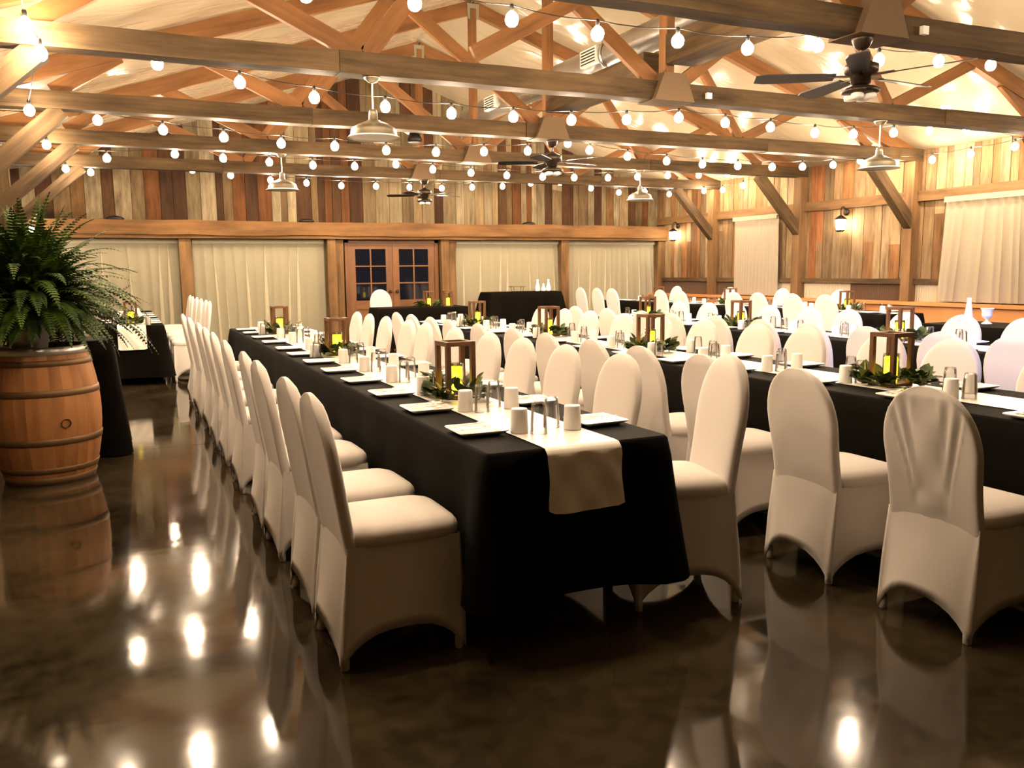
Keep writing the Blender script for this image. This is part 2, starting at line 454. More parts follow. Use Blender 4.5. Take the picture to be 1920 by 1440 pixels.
# backing and lower panels
w = MB()
w.face([(XL, YB + .035, 0), (XR, YB + .035, 0), (XR, YB + .035, 2.25), (XL, YB + .035, 2.25)][::1])
tag(w.build('wall_back_panel', M['vinyl']), 'plain beige panel wall under the header beam', None, None, 'structure')
# dark backing behind all the boards
w = MB()
w.face([(XL, YB + .04, 2.2), (XR, YB + .04, 2.2), (XR, YB + .04, roof(XR)), (XC, YB + .04, ZR), (XL, YB + .04, roof(XL))])
w.face([(XR + .04, YF, 0), (XR + .04, YB, 0), (XR + .04, YB, 3.3), (XR + .04, YF, 3.3)])
w.face([(XL - .04, YF, 0), (XL - .04, YB, 0), (XL - .04, YB, 3.3), (XL - .04, YF, 3.3)])
w.face([(XL, YF - .04, 0), (XR, YF - .04, 0), (XR, YF - .04, roof(XR)), (XC, YF - .04, ZR), (XL, YF - .04, roof(XL))])
tag(w.build('wall_sheathing', plain('dark_sheathing', (.02, .012, .007), .9)), 'dark sheathing behind the boards', None, None, 'structure')

# right wall: lower wainscot of dark ribbed panels with light gaps, ledge, rails
w = MB()
rr = random.Random(4); y = YF
while y < YB:
    e = min(YB, y + rr.uniform(.5, 1.5))
    lt = rr.random() < .22
    n_ = int((e - y) / .045) + 1
    for i in range(n_):
        a = y + (e - y) * i / n_; b_ = y + (e - y) * (i + 1) / n_; md = (a + b_) / 2
        z0, z1 = .74, 1.12
        for (p, q, dp, dq) in ((a, md, 0, .014), (md, b_, .014, 0)):
            w.face([(XR - .01 - dp, p, z0), (XR - .01 - dp, p, z1), (XR - .01 - dq, q, z1), (XR - .01 - dq, q, z0)], None, (1, 1, 1), False, 1 if lt else 0)
    y = e
tag(w.build('wall_right_wainscot', [M['dark_panel'], M['slats']]), 'ribbed brown panels below the lower rail of the side wall', None, None, 'structure')
w = MB()
w.beam((11.86, YF, .38), (11.86, YB, .38), .28, .76); w.beam((11.83, YF, .785), (11.83, YB, .785), .36, .05)
tag(w.build('baseboard_right', M['ledge'], bevel=.01), 'orange tan ledge running along the foot of the side wall', None, None, 'structure')
w = MB(); w.beam((11.95, YF, 2.52), (11.95, YB, 2.52), .07, .17, rough=.004)
tag(w.build('trim_1', M['post']), 'upper rail along the side wall above the curtains', None, None, 'structure')
w = MB(); w.beam((11.95, YF, 1.14), (11.95, YB, 1.14), .07, .085, rough=.003)
tag(w.build('trim_2', M['beam']), 'narrow lower rail along the side wall', None, None, 'structure')
# header over curtains
h_ = MB(); h_.beam((-1.3, 17.3, 2.25), (12.0, 17.3, 2.25), .36, .27, rough=.012); h_.beam((-1.3, 17.32, 2.085), (12.0, 17.32, 2.085), .3, .06, rough=.004)
tag(h_.build('trim_3', M['beam_tan'], bevel=.012), 'long orange brown header beam across the end wall', None, None, 'structure')

# ------------------------------------------------------------------ wall posts (end wall and sides)
for i, (x0, x1, lb) in enumerate([(-1.35, -1.0, 'rough post at the fern end of the end wall'), (1.06, 1.28, 'slim post between the first two sheer curtains of the end wall'), (3.84, 4.18, 'broad gnarled post left of the french doors'),
                                  (6.28, 6.62, 'broad post right of the french doors with a white switch'), (9.17, 9.37, 'orange brown post between the two sheer curtains right of the doors'), (11.80, 12.0, 'post in the corner of end wall and side wall')]):
    p = MB(); w_ = x1 - x0
    if w_ > .3:
        p.beam((x0 + w_ * .25, 17.34, 0), (x0 + w_ * .25, 17.34, 2.06), w_ * .5, .2, (0, 1, 0), rough=.012)
        p.beam((x0 + w_ * .76, 17.37, 0), (x0 + w_ * .76, 17.37, 2.06), w_ * .46, .16, (0, 1, 0), rough=.012)
    else:
        p.beam(((x0 + x1) / 2, 17.35, 0), ((x0 + x1) / 2, 17.35, 2.06), w_, .2, (0, 1, 0), rough=.008)
    tag(p.build('wall_post', M['post'], bevel=.01), lb, 'post', 'posts under the header beam')
for i, Y in enumerate(TRUSS_Y):
    p = MB(); p.beam((11.91, Y, .76), (11.91, Y, ZB), .18, .18, (0, 1, 0), rough=.006)
    tag(p.build('side_post', M['post'], bevel=.01), 'square post on the sconce wall under the %s tie beam from the camera' % ORD[i], 'post', 'posts along the sconce wall')
    p = MB(); p.beam((XL + .12, Y, 0), (XL + .12, Y, ZB), .2, .2, (0, 1, 0), rough=.006)
    tag(p.build('side_post', M['beam'], bevel=.01), 'square post on the fern-side wall under the %s tie beam from the camera' % ORD[i], 'post', 'posts along the fern-side wall')

# ------------------------------------------------------------------ roof trusses
def mirror(x): return 2 * XC - x
for i, Y in enumerate(TRUSS_Y):
    t = empty('roof_truss', (XC, Y, ZB), 0, '%s timber roof truss counted from the camera, with weathered tie beam' % ORD[i], 'roof truss', 'roof trusses across the hall')
    def loc(m, dy=0):
        m.v = [(a - XC, b_ - Y, c_ - ZB) for a, b_, c_ in m.v]; return m
    b = MB()
    cuts = [XL, R.uniform(1.2, 2.2), R.uniform(4.8, 5.6), R.uniform(8.2, 9.2), XR]
    for q in range(4):
        a0, a1 = cuts[q], cuts[q + 1]
        b.beam((a0, Y, ZB + .09), (a1 - .004, Y, ZB + .09), .20 + R.uniform(-.006, .006), .18, rough=.005)
    loc(b).build('tie_beam', M['beam'], t, bevel=.008)
    for sx in (-1, 1):
        r_ = MB()
        e0 = XL if sx < 0 else XR
        r_.beam((e0, Y, roof(e0) - .09), (XC, Y, ZR - .09), .10, .20)
        loc(r_).build('rafter', M['pine'], t)
        for a in [((XC + sx * .14, ZB + .18), (XC + sx * 2.05, roof(XC + sx * 2.05) - .16)), ((XC + sx * 3.12, ZB + .18), (XC + sx * 2.05, roof(XC + sx * 2.05) - .16)),
                  ((XC + sx * 3.18, ZB + .18), (XC + sx * 4.5, roof(XC + sx * 4.5) - .15)), ((XC + sx * 5.7, ZB + .18), (XC + sx * 5.05, roof(XC + sx * 5.05) - .15))]:
            m = MB(); dy = R.choice((-.05, .05)) * 0
            m.beam((a[0][0], Y + dy, a[0][1]), (a[1][0], Y + dy, a[1][1]), .06, .15 if sx < 0 else .13)
            loc(m).build('web_brace', M['pine'], t)
        k = MB()
        if sx < 0: k.beam((XL + .6 + .62, Y, ZB + .0), (XL + .14, Y, ZB - .98), .15, .17)
        else: k.beam((XR - 1.12, Y, ZB), (XR - .12, Y, ZB - 1.02), .15, .17)
        loc(k).build('knee_brace', M['beam'], t, bevel=.006)
    k = MB(); k.beam((XC, Y, ZB + .18), (XC, Y, ZR - .12), .14, .09, (1, 0, 0)); loc(k).build('king_post', M['pine'], t)
    g = MB()
    g.face([(XC - .1, Y - .06, ZR - .02 - .03), (XC + .1, Y - .06, ZR - .05), (XC + .09, Y - .06, ZR - .28), (XC - .09, Y - .06, ZR - .28)][::-1])
    loc(g).build('gusset_plate', M['alu'], t)
    if i == 1:
        m = MB(); m.beam((3.05, Y - .07, ZB + .26), (5.16, Y - .07, 4.52), .05, .15); loc(m).build('web_brace', M['pine'], t)
    # fan block: trapezoid board box on the face of the tie beam
    fb = MB(); z0, z1 = ZB - .01, ZB + .26
    A_ = [(XC - .24, Y - .16, z0), (XC + .24, Y - .16, z0), (XC + .13, Y - .16, z1), (XC - .13, Y - .16, z1)]
    B_ = [(x, Y + .16, z) for x, y, z in A_]
    fb.face(A_)
    fb.face(B_[::-1])
    for q in range(4):
        fb.face([A_[q], B_[q], B_[(q + 1) % 4], A_[(q + 1) % 4]])
    loc(fb).build('fan_block', M['plywood'], t)

# ridge girder box between the first trusses, duct and grilles
g = MB(); g.beam((5.24, 5.05, 3.57), (5.24, 7.33, 3.55), .34, .28, rough=.004)
tag(g.build('girder_box', M['beam'], bevel=.01), 'timber clad girder box running lengthwise above the nearest ceiling fan', 'girder', 'lengthwise girder boxes')
g = MB(); g.beam((5.24, 7.72, 3.50), (5.24, 9.95, 3.50), .34, .24, rough=.004)
tag(g.build('girder_box', M['beam'], bevel=.01), 'timber clad girder box running lengthwise behind the second tie beam', 'girder', 'lengthwise girder boxes')
d = empty('air_duct', (5.72, 5.2, 4.03), 0, 'long round galvanised air duct hung lengthwise under the roof ridge', 'duct')
m = MB(); prof = []
L_ = 9.0; n_ = 150
for q in range(n_ + 1):
    zz = L_ * q / n_
    prof.append((.17 + (.004 if q % 2 else 0), zz))
m.lathe(prof, (0, 0, 0), 22, axis='y', caps=(True, True)); m.build('pipe', M['galv'], d)
for yy in (1.4, 4.2, 6.9):
    m = MB(); m.lathe([(.178, 0), (.188, .01), (.188, .05), (.178, .06)], (0, yy, 0), 22, axis='y'); m.build('collar', M['galv'], d)
for yy in (4.45, 7.6):
    m = MB(); m.beam((-.16, yy - .2, 0), (-.16, yy + .2, 0), .10, .2); fr = m.build('grille_box', M['white'], d)
    m = MB()
    for q in range(5): m.box(-.216, -.208, yy - .17, yy + .17, -.08 + q * .036, -.066 + q * .036)
    m.build('louvre_slats', M['black'], fr)

# ------------------------------------------------------------------ string lights
ROWS = {
        3.6: [(-0.9, 3.25), (.0, 3.16), (.9, 3.13), (1.8, 3.1), (2.7, 3.12), (3.6, 3.15), (4.5, 3.18), (6.9, 3.15), (8.4, 3.12), (9.9, 3.18), (10.8, 3.22)],
        6.2: [(-0.3, 3.33), (.5, 3.3), (1.3, 3.32), (2.09, 3.35), (2.87, 3.32), (3.63, 3.29), (4.41, 3.31), (5.15, 3.32), (5.96, 3.42), (6.73, 3.36), (7.54, 3.42), (8.3, 3.45), (9.1, 3.40), (9.9, 3.4)],
        8.8: [(-.25, 3.45), (0.45, 3.34), (1.18, 3.23), (1.89, 3.14), (2.62, 3.1), (3.35, 3.08), (4.08, 3.09), (4.81, 3.1), (5.55, 3.15), (6.29, 3.22), (6.99, 3.2), (7.71, 3.19), (8.46, 3.16), (9.14, 3.18), (9.89, 3.24), (10.59, 3.31), (11.35, 3.38)],
        11.4: [(-0.11, 3.21), (0.6, 3.14), (1.3, 3.09), (2.0, 3.05), (2.69, 3.05), (3.39, 3.03), (4.1, 3.04), (4.82, 3.08), (5.51, 3.12), (6.17, 3.26), (6.54, 3.18), (7.21, 3.12), (7.93, 3.08), (8.62, 3.06), (9.33, 3.06), (10.05, 3.07), (10.71, 3.1), (11.4, 3.16)],
        14.0: [(-0.05, 3.09), (0.88, 3.19), (1.57, 3.16), (2.26, 3.13), (2.94, 3.11), (3.62, 3.12), (4.32, 3.18), (4.97, 3.12), (5.67, 3.09), (6.35, 3.07), (7.06, 3.07), (7.71, 3.08), (8.43, 3.1), (9.08, 3.14), (9.77, 3.19), (10.5, 3.22), (11.2, 3.27)],
        16.2: [(-0.32, 3.11), (0.62, 3.27), (1.29, 3.21), (1.93, 3.14), (2.62, 3.08), (3.27, 3.05), (3.92, 3.02), (4.59, 3.03), (5.26, 3.03), (5.93, 3.03), (6.58, 3.07), (7.25, 3.11), (7.89, 3.19), (8.58, 3.22), (9.33, 3.13), (10.03, 3.06), (10.7, 3.1), (11.35, 3.06)]}
bm_ = MB()
bm_.lathe([(.004, -.064), (.024, -.060), (.042, -.042), (.049, -.012), (.043, .014), (.026, .034), (.014, .044)], n=10)
bulb_proto = bm_.build('bulb', M['bulb']); bulb_me = bulb_proto.data
bpy.data.objects.remove(bulb_proto)
def strand(pts, ends, label):
    """pts: bulb centres; ends: the two fixing points"""
    t = empty('string_light', pts[0], 0, label, 'string light', 'strings of bulbs under the roof')
    o = Vector(pts[0])
    w_ = MB(); path = []
    allp = [Vector(ends[0])] + [Vector(p) + Vector((0, 0, .085)) for p in pts] + [Vector(ends[1])]
    for a, b_ in zip(allp[:-1], allp[1:]):
        for q in range(4):
            s = q / 4; p = a.lerp(b_, s); p.z -= .02 * 4 * s * (1 - s); path.append(p - o)
    path.append(allp[-1] - o)
    w_.tube(path, .0045, 5)
    for p in pts:
        q = Vector(p) - o
        w_.lathe([(.015, .038), (.017, .05), (.017, .085), (.008, .095)], tuple(q), 8, caps=(True, True))
    w_.build('cord', M['wire'], t)
    for p in pts:
        b_ = bpy.data.objects.new('bulb', bulb_me); COL.objects.link(b_); b_.parent = t; b_.location = Vector(p) - o
    return t
names = {3.6: 'overhead in front of the nearest tie beam', 6.2: 'between the first and second tie beams', 8.8: 'between the second and third tie beams', 11.4: 'between the third and fourth tie beams', 14.0: 'between the fourth and fifth tie beams', 16.2: 'between the fifth tie beam and the end wall'}
for Y, ps in ROWS.items():
    k_ = .975 if Y > 16 else .935
    strand([(x * k_, Y * k_, CAMH + (z - CAMH) * k_) for x, z in ps], ((XL + .05, Y * k_, 3.12), (XR - .05, Y * k_, 3.16)), 'string of glowing bulbs crossing the hall ' + names[Y])
ps = [atx(x, y, 11.45) for x, y in ((1613, 300), (1680, 303), (1748, 298), (1820, 287), (1903, 273))]
strand(ps + [Vector((11.45, 7.3, 3.12)), Vector((11.45, 6.5, 3.15))], ((11.9, 11.6, 3.2), (11.9, 6.2, 3.2)), 'string of glowing bulbs along the side wall above the wide curtain')
ps = [atx(x, y, 11.5) for x, y in ((1393, 347), (1355, 355), (1320, 357), (1290, 345))]
strand(ps[:3], ((11.9, ps[0].y - .6, 3.25), (11.9, 17.3, 3.2)), 'short string of bulbs in the corner over the narrow curtain')
ps = [aty(47, 43, 7.25), aty(75, 97, 7.25), aty(55, 205, 9.8), aty(87, 270, 12.4), aty(123, 315, 14.9), aty(60, 428, 16.6)]
strand(ps, (ps[0] + Vector((0, -.5, .3)), ps[-1] + Vector((-.2, .3, .3))), 'string of bulbs looped along the knee braces above the fern')

# ------------------------------------------------------------------ ceiling fans
def fan(x, y, rot, label, blen=.58):
    t = empty('ceiling_fan', (x, y, ZB), rot, label, 'ceiling fan', 'ceiling fans under the tie beams')
    m = MB(); m.lathe([(.02, -.10), (.05, -.085), (.075, -.03), (.08, 0)], n=20, caps=(True, True)); m.build('canopy', M['bronze'], t)
    m = MB(); m.lathe([(.012, -.19), (.012, -.09)], n=10); m.build('downrod', M['bronze'], t)
    m = MB(); m.lathe([(.02, -.15), (.05, -.17), (.09, -.19), (.125, -.205), (.13, -.25), (.11, -.275), (.075, -.29), (.07, -.34), (.05, -.35)], n=24, caps=(True, True)); m.build('motor', M['bronze'], t)
    for k in range(5):
        a = 2 * math.pi * k / 5; ca, sa = math.cos(a), math.sin(a)
        b = MB(); rows = []
        for q in range(9):
            s = q / 8; r_ = .19 + blen * s
            hw = .055 + .022 * math.sin(s * math.pi * .55)
            if q == 8: hw *= .72
            tw = .2
            for_ = []
            for e, zz in ((-1, -.004), (1, -.004), (1, .004), (-1, .004)):
                lx, ly, lz = r_, e * hw, -.285 + e * hw * tw + zz
                for_.append((ca * lx - sa * ly, sa * lx + ca * ly, lz))
            rows.append(for_)
        n0 = b.grid(rows, True, False); b.cap(n0, 4, 0); b.cap(n0, 4, 8, flip=True)
        bl = b.build('blade', M['black'], t)
        b = MB(); b.beam((ca * .08, sa * .08, -.285), (ca * .24, sa * .24, -.282), .035, .012); b.build('blade_iron', M['bronze'], bl)
    m = MB(); m.lathe([(.05, -.35), (.11, -.365), (.14, -.385), (.13, -.41), (.06, -.42)], n=24, caps=(True, True)); lk = m.build('light_kit', M['bronze'], t)
    m = MB()
    for k in range(4):
        a = 2 * math.pi * k / 4 + .4
        m.lathe([(.02, -.455), (.045, -.45), (.05, -.43), (.035, -.40)], (.07 * math.cos(a), .07 * math.sin(a), 0), 10, caps=(True, False))
    m.build('lamp_glass', M['white'], lk)
    return t
fan(5.10, 4.86, .10, 'large dark five-blade ceiling fan under the nearest tie beam')
fan(5.26, 10.15, .15, 'bronze five-blade ceiling fan under the middle tie beam', .52)
fan(5.26, 15.3, .1, 'dark five-blade ceiling fan under the farthest tie beam', .52)

# dark spotlight on the fourth tie beam
t = empty('stage_light', (4.2, 12.62, 3.33), 0, 'black round spotlight sitting on the fourth tie beam', 'spotlight')
m = MB(); m.lathe([(.10, 0), (.12, .03), (.09, .10), (.06, .13)], (0, 0, 0), 16, caps=(True, True)); m.build('lamp_base', M['black'], t)
m = MB(); m.lathe([(.11, .12), (.19, .17), (.21, .23), (.2, .26)], (0, 0, 0), 18, caps=(True, True)); m.build('lamp_head', M['black'], t)

# ------------------------------------------------------------------ pendants
def pendant(x, y, drop, label):
    t = empty('pendant_lamp', (x, y, ZB), 0, label, 'pendant lamp', 'barn pendants hung from the tie beams')
    m = MB(); m.lathe([(.012, -.05), (.04, -.04), (.07, -.012), (.075, 0)], n=18, caps=(True, True)); m.build('canopy', M['alu'], t)
    m = MB(); m.lathe([(.007, -drop + .17), (.007, -.04)], n=8); m.build('stem', M['alu'], t)
    m = MB(); z = -drop
    m.lathe([(.018, z + .19), (.03, z + .185), (.038, z + .16), (.042, z + .10), (.07, z + .085), (.13, z + .06), (.185, z + .03), (.20, z + .005), (.205, z - .03), (.232, z - .055), (.24, z - .057)], n=32, caps=(True, False))
    m.build('shade', M['alu'], t)
    m = MB(); m.lathe([(.238, z - .056), (.2, z - .03), (.195, z), (.12, z + .05), (.04, z + .08)], n=32, caps=(False, True)); m.build('shade_lining', M['white'], t)
    m = MB(); m.lathe([(.012, z - .0), (.03, z + .01), (.032, z + .03), (.015, z + .06)], n=12, caps=(True, True)); m.build('lamp_bulb', M['white'], t)
    return t
pendant(2.12, 7.5, .46, 'large aluminium barn pendant under the second tie beam near the ridge')
pendant(2.22, 12.7, .45, 'small distant aluminium barn pendant above the french doors side')
pendant(8.29, 12.7, .45, 'small distant aluminium barn pendant near the far sconce')
pendant(8.21, 7.5, .49, 'aluminium barn pendant in front of the sconce wall posts')

# ------------------------------------------------------------------ french doors
dr = empty('door_1', (5.23, 17.42, 0), 0, None, None, None, 'structure')
m = MB(); m.box(-1.01, -.93, -.06, .05, 0, 2.06); m.box(.93, 1.01, -.06, .05, 0, 2.06); m.box(-1.01, 1.01, -.06, .05, 1.985, 2.06); m.build('door_frame', M['door'], dr)
for sx in (-1, 1):
    x0, x1 = (-.93, -.003) if sx < 0 else (.003, .93)
    m = MB(); st = .14
    m.box(x0, x0 + st, -.04, .01, .01, 1.98); m.box(x1 - st, x1, -.04, .01, .01, 1.98)
    m.box(x0 + st, x1 - st, -.04, .01, 1.86, 1.98); m.box(x0 + st, x1 - st, -.04, .01, .62, .80); m.box(x0 + st, x1 - st, -.04, .01, .01, .22)
    m.box(x0 + st, x1 - st, -.022, .0, .22, .62)
    lf = m.build('door_leaf', M['door'], dr)
    m = MB(); cx = (x0 + x1) / 2
    m.box(cx - .014, cx + .014, -.036, .004, .80, 1.86)
    for zz in (.80 + 1.06 / 3, .80 + 2.12 / 3): m.box(x0 + st, x1 - st, -.034, .003, zz - .014, zz + .014)
    m.build('glazing_bars', M['door'], lf)
    m = MB(); m.box(x0 + st, x1 - st, -.012, -.006, .80, 1.86); m.build('pane', M['pane'], lf)
    m = MB(); kx = (x1 - .07) if sx < 0 else (x0 + .07)
    m.lathe([(.012, -.04), (.012, -.075), (.032, -.085), (.035, -.105), (.015, -.12)], (kx, 0, .98), 14, axis='y', caps=(True, True)); m.build('door_knob', M['bronze'], lf)
m = MB(); m.box(6.36, 6.44, 17.24, 17.268, 1.18, 1.42)
tag(m.build('wall_switch', M['white'], bevel=.006), 'white rectangular switch plate on the post right of the french doors', 'switch')
m = MB(); m.box(6.41, 6.45, 17.2, 17.27, .82, .92)
tag(m.build('door_bell_box', M['black'], bevel=.004), 'small dark box on the post below the white switch plate', 'box')
for i, (x, lb) in enumerate([(.0, 'dark flat uplight on the header beam near its fern end'), (3.45, 'dark flat uplight on the header beam left of the french doors'), (8.35, 'dark flat uplight on the header beam right of the french doors')]):
    t = empty('header_uplight', (x, 17.26, 2.385), 0, lb, 'uplight', 'uplights on the header beam')
    m = MB(); m.lathe([(.15, 0), (.16, .02), (.12, .05), (.04, .07)], n=16, caps=(True, True)); m.build('lamp_housing', M['black'], t)

# ------------------------------------------------------------------ curtains
def curtain(name, fn, s0, s1, ztop, zbot, folds, amp, material, label, flare=0, seed=0, overlap=.46):
    rr = random.Random(seed); m = MB()
    n_ = int((s1 - s0) / .012)
    ph = [(rr.uniform(0, 6.28), rr.uniform(.7, 1.3)) for _ in range(4)]
    rows = []; zs = [ztop, ztop - .02, ztop - .06, ztop - .12, ztop - .3, (ztop + zbot) / 2, zbot + .3, zbot]
    for z in zs:
        t = (ztop - z) / (ztop - zbot); row = []
        for i in range(n_ + 1):
            u = i / n_; s = s0 + (s1 - s0) * u
            wv = math.sin(u * folds * 2 * math.pi + ph[0][0] + 1.4 * math.sin(u * 9 + ph[1][0]))
            env = .5 + .5 * math.sin(u * folds * 2.6 + ph[2][0] + 2.2 * math.sin(u * 7 + ph[3][0]))
            a = amp * (.5 + .6 * t)
            ex = flare * t * (u - .5) * 2 * .5
            drift = .05 * math.sin(u * 6 + ph[1][0]) * t
            wl_ = (s1 - s0) / folds
            over = overlap * wl_ * env ** 1.5 * math.cos(u * folds * 2 * math.pi + ph[0][0] + 1.4 * math.sin(u * 9 + ph[1][0])) * min(1, .35 + 1.2 * t) * math.sin(math.pi * min(1, max(0, u * 12))/2) * math.sin(math.pi * min(1, max(0, (1 - u) * 12))/2)
            row.append(fn(s + ex + drift * (1 if 0.02 < u < .98 else .5) + over, z, .02 + a * (1 + wv) * (.4 + .6 * env)))
        rows.append(row)
    m.grid(rows, uvs=lambda i, j: (j * .02, zs[i]))
    # rod pocket: the cloth is doubled along its top edge
    m.grid([[fn(s0 + (s1 - s0) * i / 60, z, .085) for i in range(61)] for z in (ztop, ztop - .085)], uvs=lambda i, j: (j * .04, i * .08))
    t = empty(name, fn((s0 + s1) / 2, ztop, 0), 0, label, 'curtain')
    o = Vector(t.location); m.v = [tuple(Vector(p) - o) for p in m.v]
    m.build('drape', material, t)
    r_ = MB(); r_.tube([Vector(fn(s0 - .03, ztop - .03, .04)) - o, Vector(fn(s1 + .03, ztop - .03, .04)) - o], .009, 8); r_.build('curtain_rod', M['bronze'], t)
    return t
fb = lambda s, z, d: (s, 17.44 - d, z)
curtain('sheer_curtain', fb, -1.0, 1.05, 2.05, .03, 11, .03, M['sheer'], 'wide sheer curtain at the end wall behind the fern', .05, 1)
curtain('sheer_curtain', fb, 1.30, 3.80, 2.05, .03, 14, .03, M['sheer'], 'sheer cream curtain at the end wall left of the french doors', .0, 2)
curtain('sheer_curtain', fb, 6.66, 9.15, 2.05, .03, 14, .03, M['sheer'], 'sheer cream curtain at the end wall just right of the french doors', .05, 3)
curtain('sheer_curtain', fb, 9.40, 11.76, 2.05, .03, 16, .03, M['sheer'], 'sheer cream curtain at the end wall in the far corner', .05, 4)
fr = lambda s, z, d: (11.90 - d, s, z)
curtain('window_curtain', fr, 13.24, 14.56, 2.44, .83, 14, .012, M['curtain'], 'narrow cream curtain on the side wall between posts', .03, 5, .1)
curtain('window_curtain', fr, 7.72, 9.48, 2.46, .83, 12, .034, M['curtain'], 'wide cream curtain on the side wall nearest the camera', .16, 6, .2)

# ------------------------------------------------------------------ wall sconces
def sconce(y, z, label):
    t = empty('wall_sconce', (11.95, y, z), 0, label, 'wall sconce', 'lantern sconces on the side wall')
    m = MB(); m.lathe([(.06, 0), (.06, -.02), (.03, -.03)], (0, 0, .18), 14, axis='x', caps=(True, True)); m.build('back_plate', M['black'], t)
    m = MB(); arc = [(-.02, 0, .18)] + [(-.09 - .075 * math.cos(a), 0, .22 + .075 * math.sin(a)) for a in [2.8 - .5 * q for q in range(8)]]
    arc = [(-.02, 0, .18), (-.05, 0, .25), (-.09, 0, .28), (-.13, 0, .26), (-.145, 0, .2), (-.14, 0, .13)]
    m.tube(arc, .011, 8); m.build('scroll_arm', M['black'], t)
    m = MB(); m.lathe([(.012, .13), (.03, .12), (.06, .10), (.105, .065), (.11, .05)], (-.14, 0, 0), 16, caps=(True, True)); m.build('lantern_roof', M['black'], t)
    m = MB(); m.lathe([(.09, .05), (.085, -.02), (.07, -.13)], (-.14, 0, 0), 14); m.build('lantern_glass', M['sconce_pane'], t)
    m = MB()
    for k in range(4):
        a = math.pi / 4 + k * math.pi / 2
        m.beam((-.14 + .09 * math.cos(a), .09 * math.sin(a), .05), (-.14 + .072 * math.cos(a), .072 * math.sin(a), -.13), .008, .008, (1, 0, 0))
    m.lathe([(.08, -.13), (.085, -.14), (.05, -.165)], (-.14, 0, 0), 14, caps=(True, True)); m.build('lantern_cage', M['black'], t)
    m = MB(); m.lathe([(.01, -.10), (.04, -.08), (.05, -.03), (.035, .02), (.012, .05)], (-.14, 0, 0), 12, caps=(True, True)); m.build('lamp_bulb', M['sconce_glow'], t)
sconce(11.58, 2.18, 'glowing black lantern sconce on the boards left of the wide curtain')
sconce(16.68, 2.19, 'glowing black lantern sconce in the far corner above the posts')

# ------------------------------------------------------------------ chairs with stretch covers
def sgnpow(v, p): return math.copysign(abs(v) ** p, v)
def chair_meshes(pleats=False):
    # backrest: arched padded slab, leaning back
    b = MB(); n = 144 if pleats else 28
    def half(z):
        if z < .70: return .203 - .006 * math.sin(math.pi * (z - .40) / .30) + .007 * max(0, (z - .40)) / .30
        return .210 * max(0.0, 1 - ((z - .70) / .25) ** 2.2) ** .5
    def bx(z):
        s = (z - .42) / .53
        return -.185 - .085 * s - .03 * math.sin(math.pi * s) * 0
    zs = [.40, .44, .48, .53, .58, .63, .68, .73, .78, .82, .86, .89, .915, .932, .943, .948] if not pleats else [.40 + .548 * (1 - (1 - q / 34) ** 1.5) for q in range(35)]
    rows = []
    for z in zs:
        w = max(half(z), .012); row = []
        th = .032 * min(1, (.955 - z) / .06 + .25)
        for k in range(n):
            a = 2 * math.pi * k / n
            y = w * sgnpow(math.cos(a), .45); x = th * sgnpow(math.sin(a), .45)
            e = abs(y / w)
            x *= .55 + .45 * e ** 5 if x < 0 else .85 + .15 * e ** 3
            if pleats and x < 0 and z < .93:
                f_ = y / (.055 + .24 * (z - .46))
                if abs(f_) < 1.15: x -= .005 * math.cos(f_ * math.pi * 5) * min(1, (.93 - z) / .1) * min(1, max(0, (z - .42) / .05))
            row.append((bx(z) + x, y, z))
        rows.append(row[::-1])
    n0 = b.grid(rows, True); b.cap(n0, n, len(zs) - 1, tip=(bx(.95), 0, .950), flip=False)
    # seat cushion
    s = MB(); N_ = 32; rows = []
    for sc, z in ((.975, .428), (1.0, .436), (1.005, .454), (.99, .470), (.95, .482), (.80, .494), (.5, .502), (.2, .505)):
        row = []
        for k in range(N_):
            a = 2 * math.pi * k / N_
            row.append((.015 + .218 * sc * sgnpow(math.cos(a), .35), .214 * sc * sgnpow(math.sin(a), .35), z))
        rows.append(row)
    n0 = s.grid(rows, True); s.cap(n0, N_, len(rows) - 1, tip=(.015, 0, .506), flip=False)
    # skirt with arched hems and pointed feet
    k_ = MB()
    def corner(bot):
        return [(.221, .207), (-.204, .207), (-.204, -.207), (.221, -.207)] if not bot else [(.222, .208), (-.235, .205), (-.235, -.205), (.222, -.208)]
    ts = [-1, -.96, -.9, -.8, -.65, -.45, -.22, 0, .22, .45, .65, .8, .9, .96]
    rows = []
    for lv in range(9):
        q = lv / 8; row = []
        T, Bc = corner(False), corner(True)
        for si in range(4):
            p0 = Vector((*T[si], 0)).lerp(Vector((*Bc[si], 0)), q); p1 = Vector((*T[(si + 1) % 4], 0)).lerp(Vector((*Bc[(si + 1) % 4], 0)), q)
            nrm = Vector((p1.y - p0.y, -(p1.x - p0.x), 0)).normalized()
            for t in ts:
                p = p0.lerp(p1, (t + 1) / 2)
                # pointed feet: cloth drawn to the leg
                hem = .135 * (1 - abs(t) ** 2.6) ** .8
                ztop = .435
                z = ztop + (hem + .004 - ztop) * q
                pull = .030 * (1 - t * t) * q ** 1.3 + .004 * (1 - t * t)
                # round the corners
                rc = max(0, (abs(t) - .88) / .12)
                p = p + nrm * (pull + .012 * rc ** 2 * min(1, q * 2) - .004 * (1 - q))
                row.append((p.x, p.y, z))
        rows.append(row)
    # roll hem inside a little
    last = rows[-1]
    rows.append([(x * .985 - .0, y * .985, z + .006) for x, y, z in last])
    k_.grid(rows[::-1], True)
    ft = []
    for (x, y) in ((.210, .196), (-.222, .193), (-.222, -.193), (.210, -.196)):
        m = MB(); m.lathe([(.012, 0), (.016, .004), (.017, .03), (.014, .06)], (x, y, 0), 10, caps=(True, True)); ft.append(m)
    return b, s, k_, ft
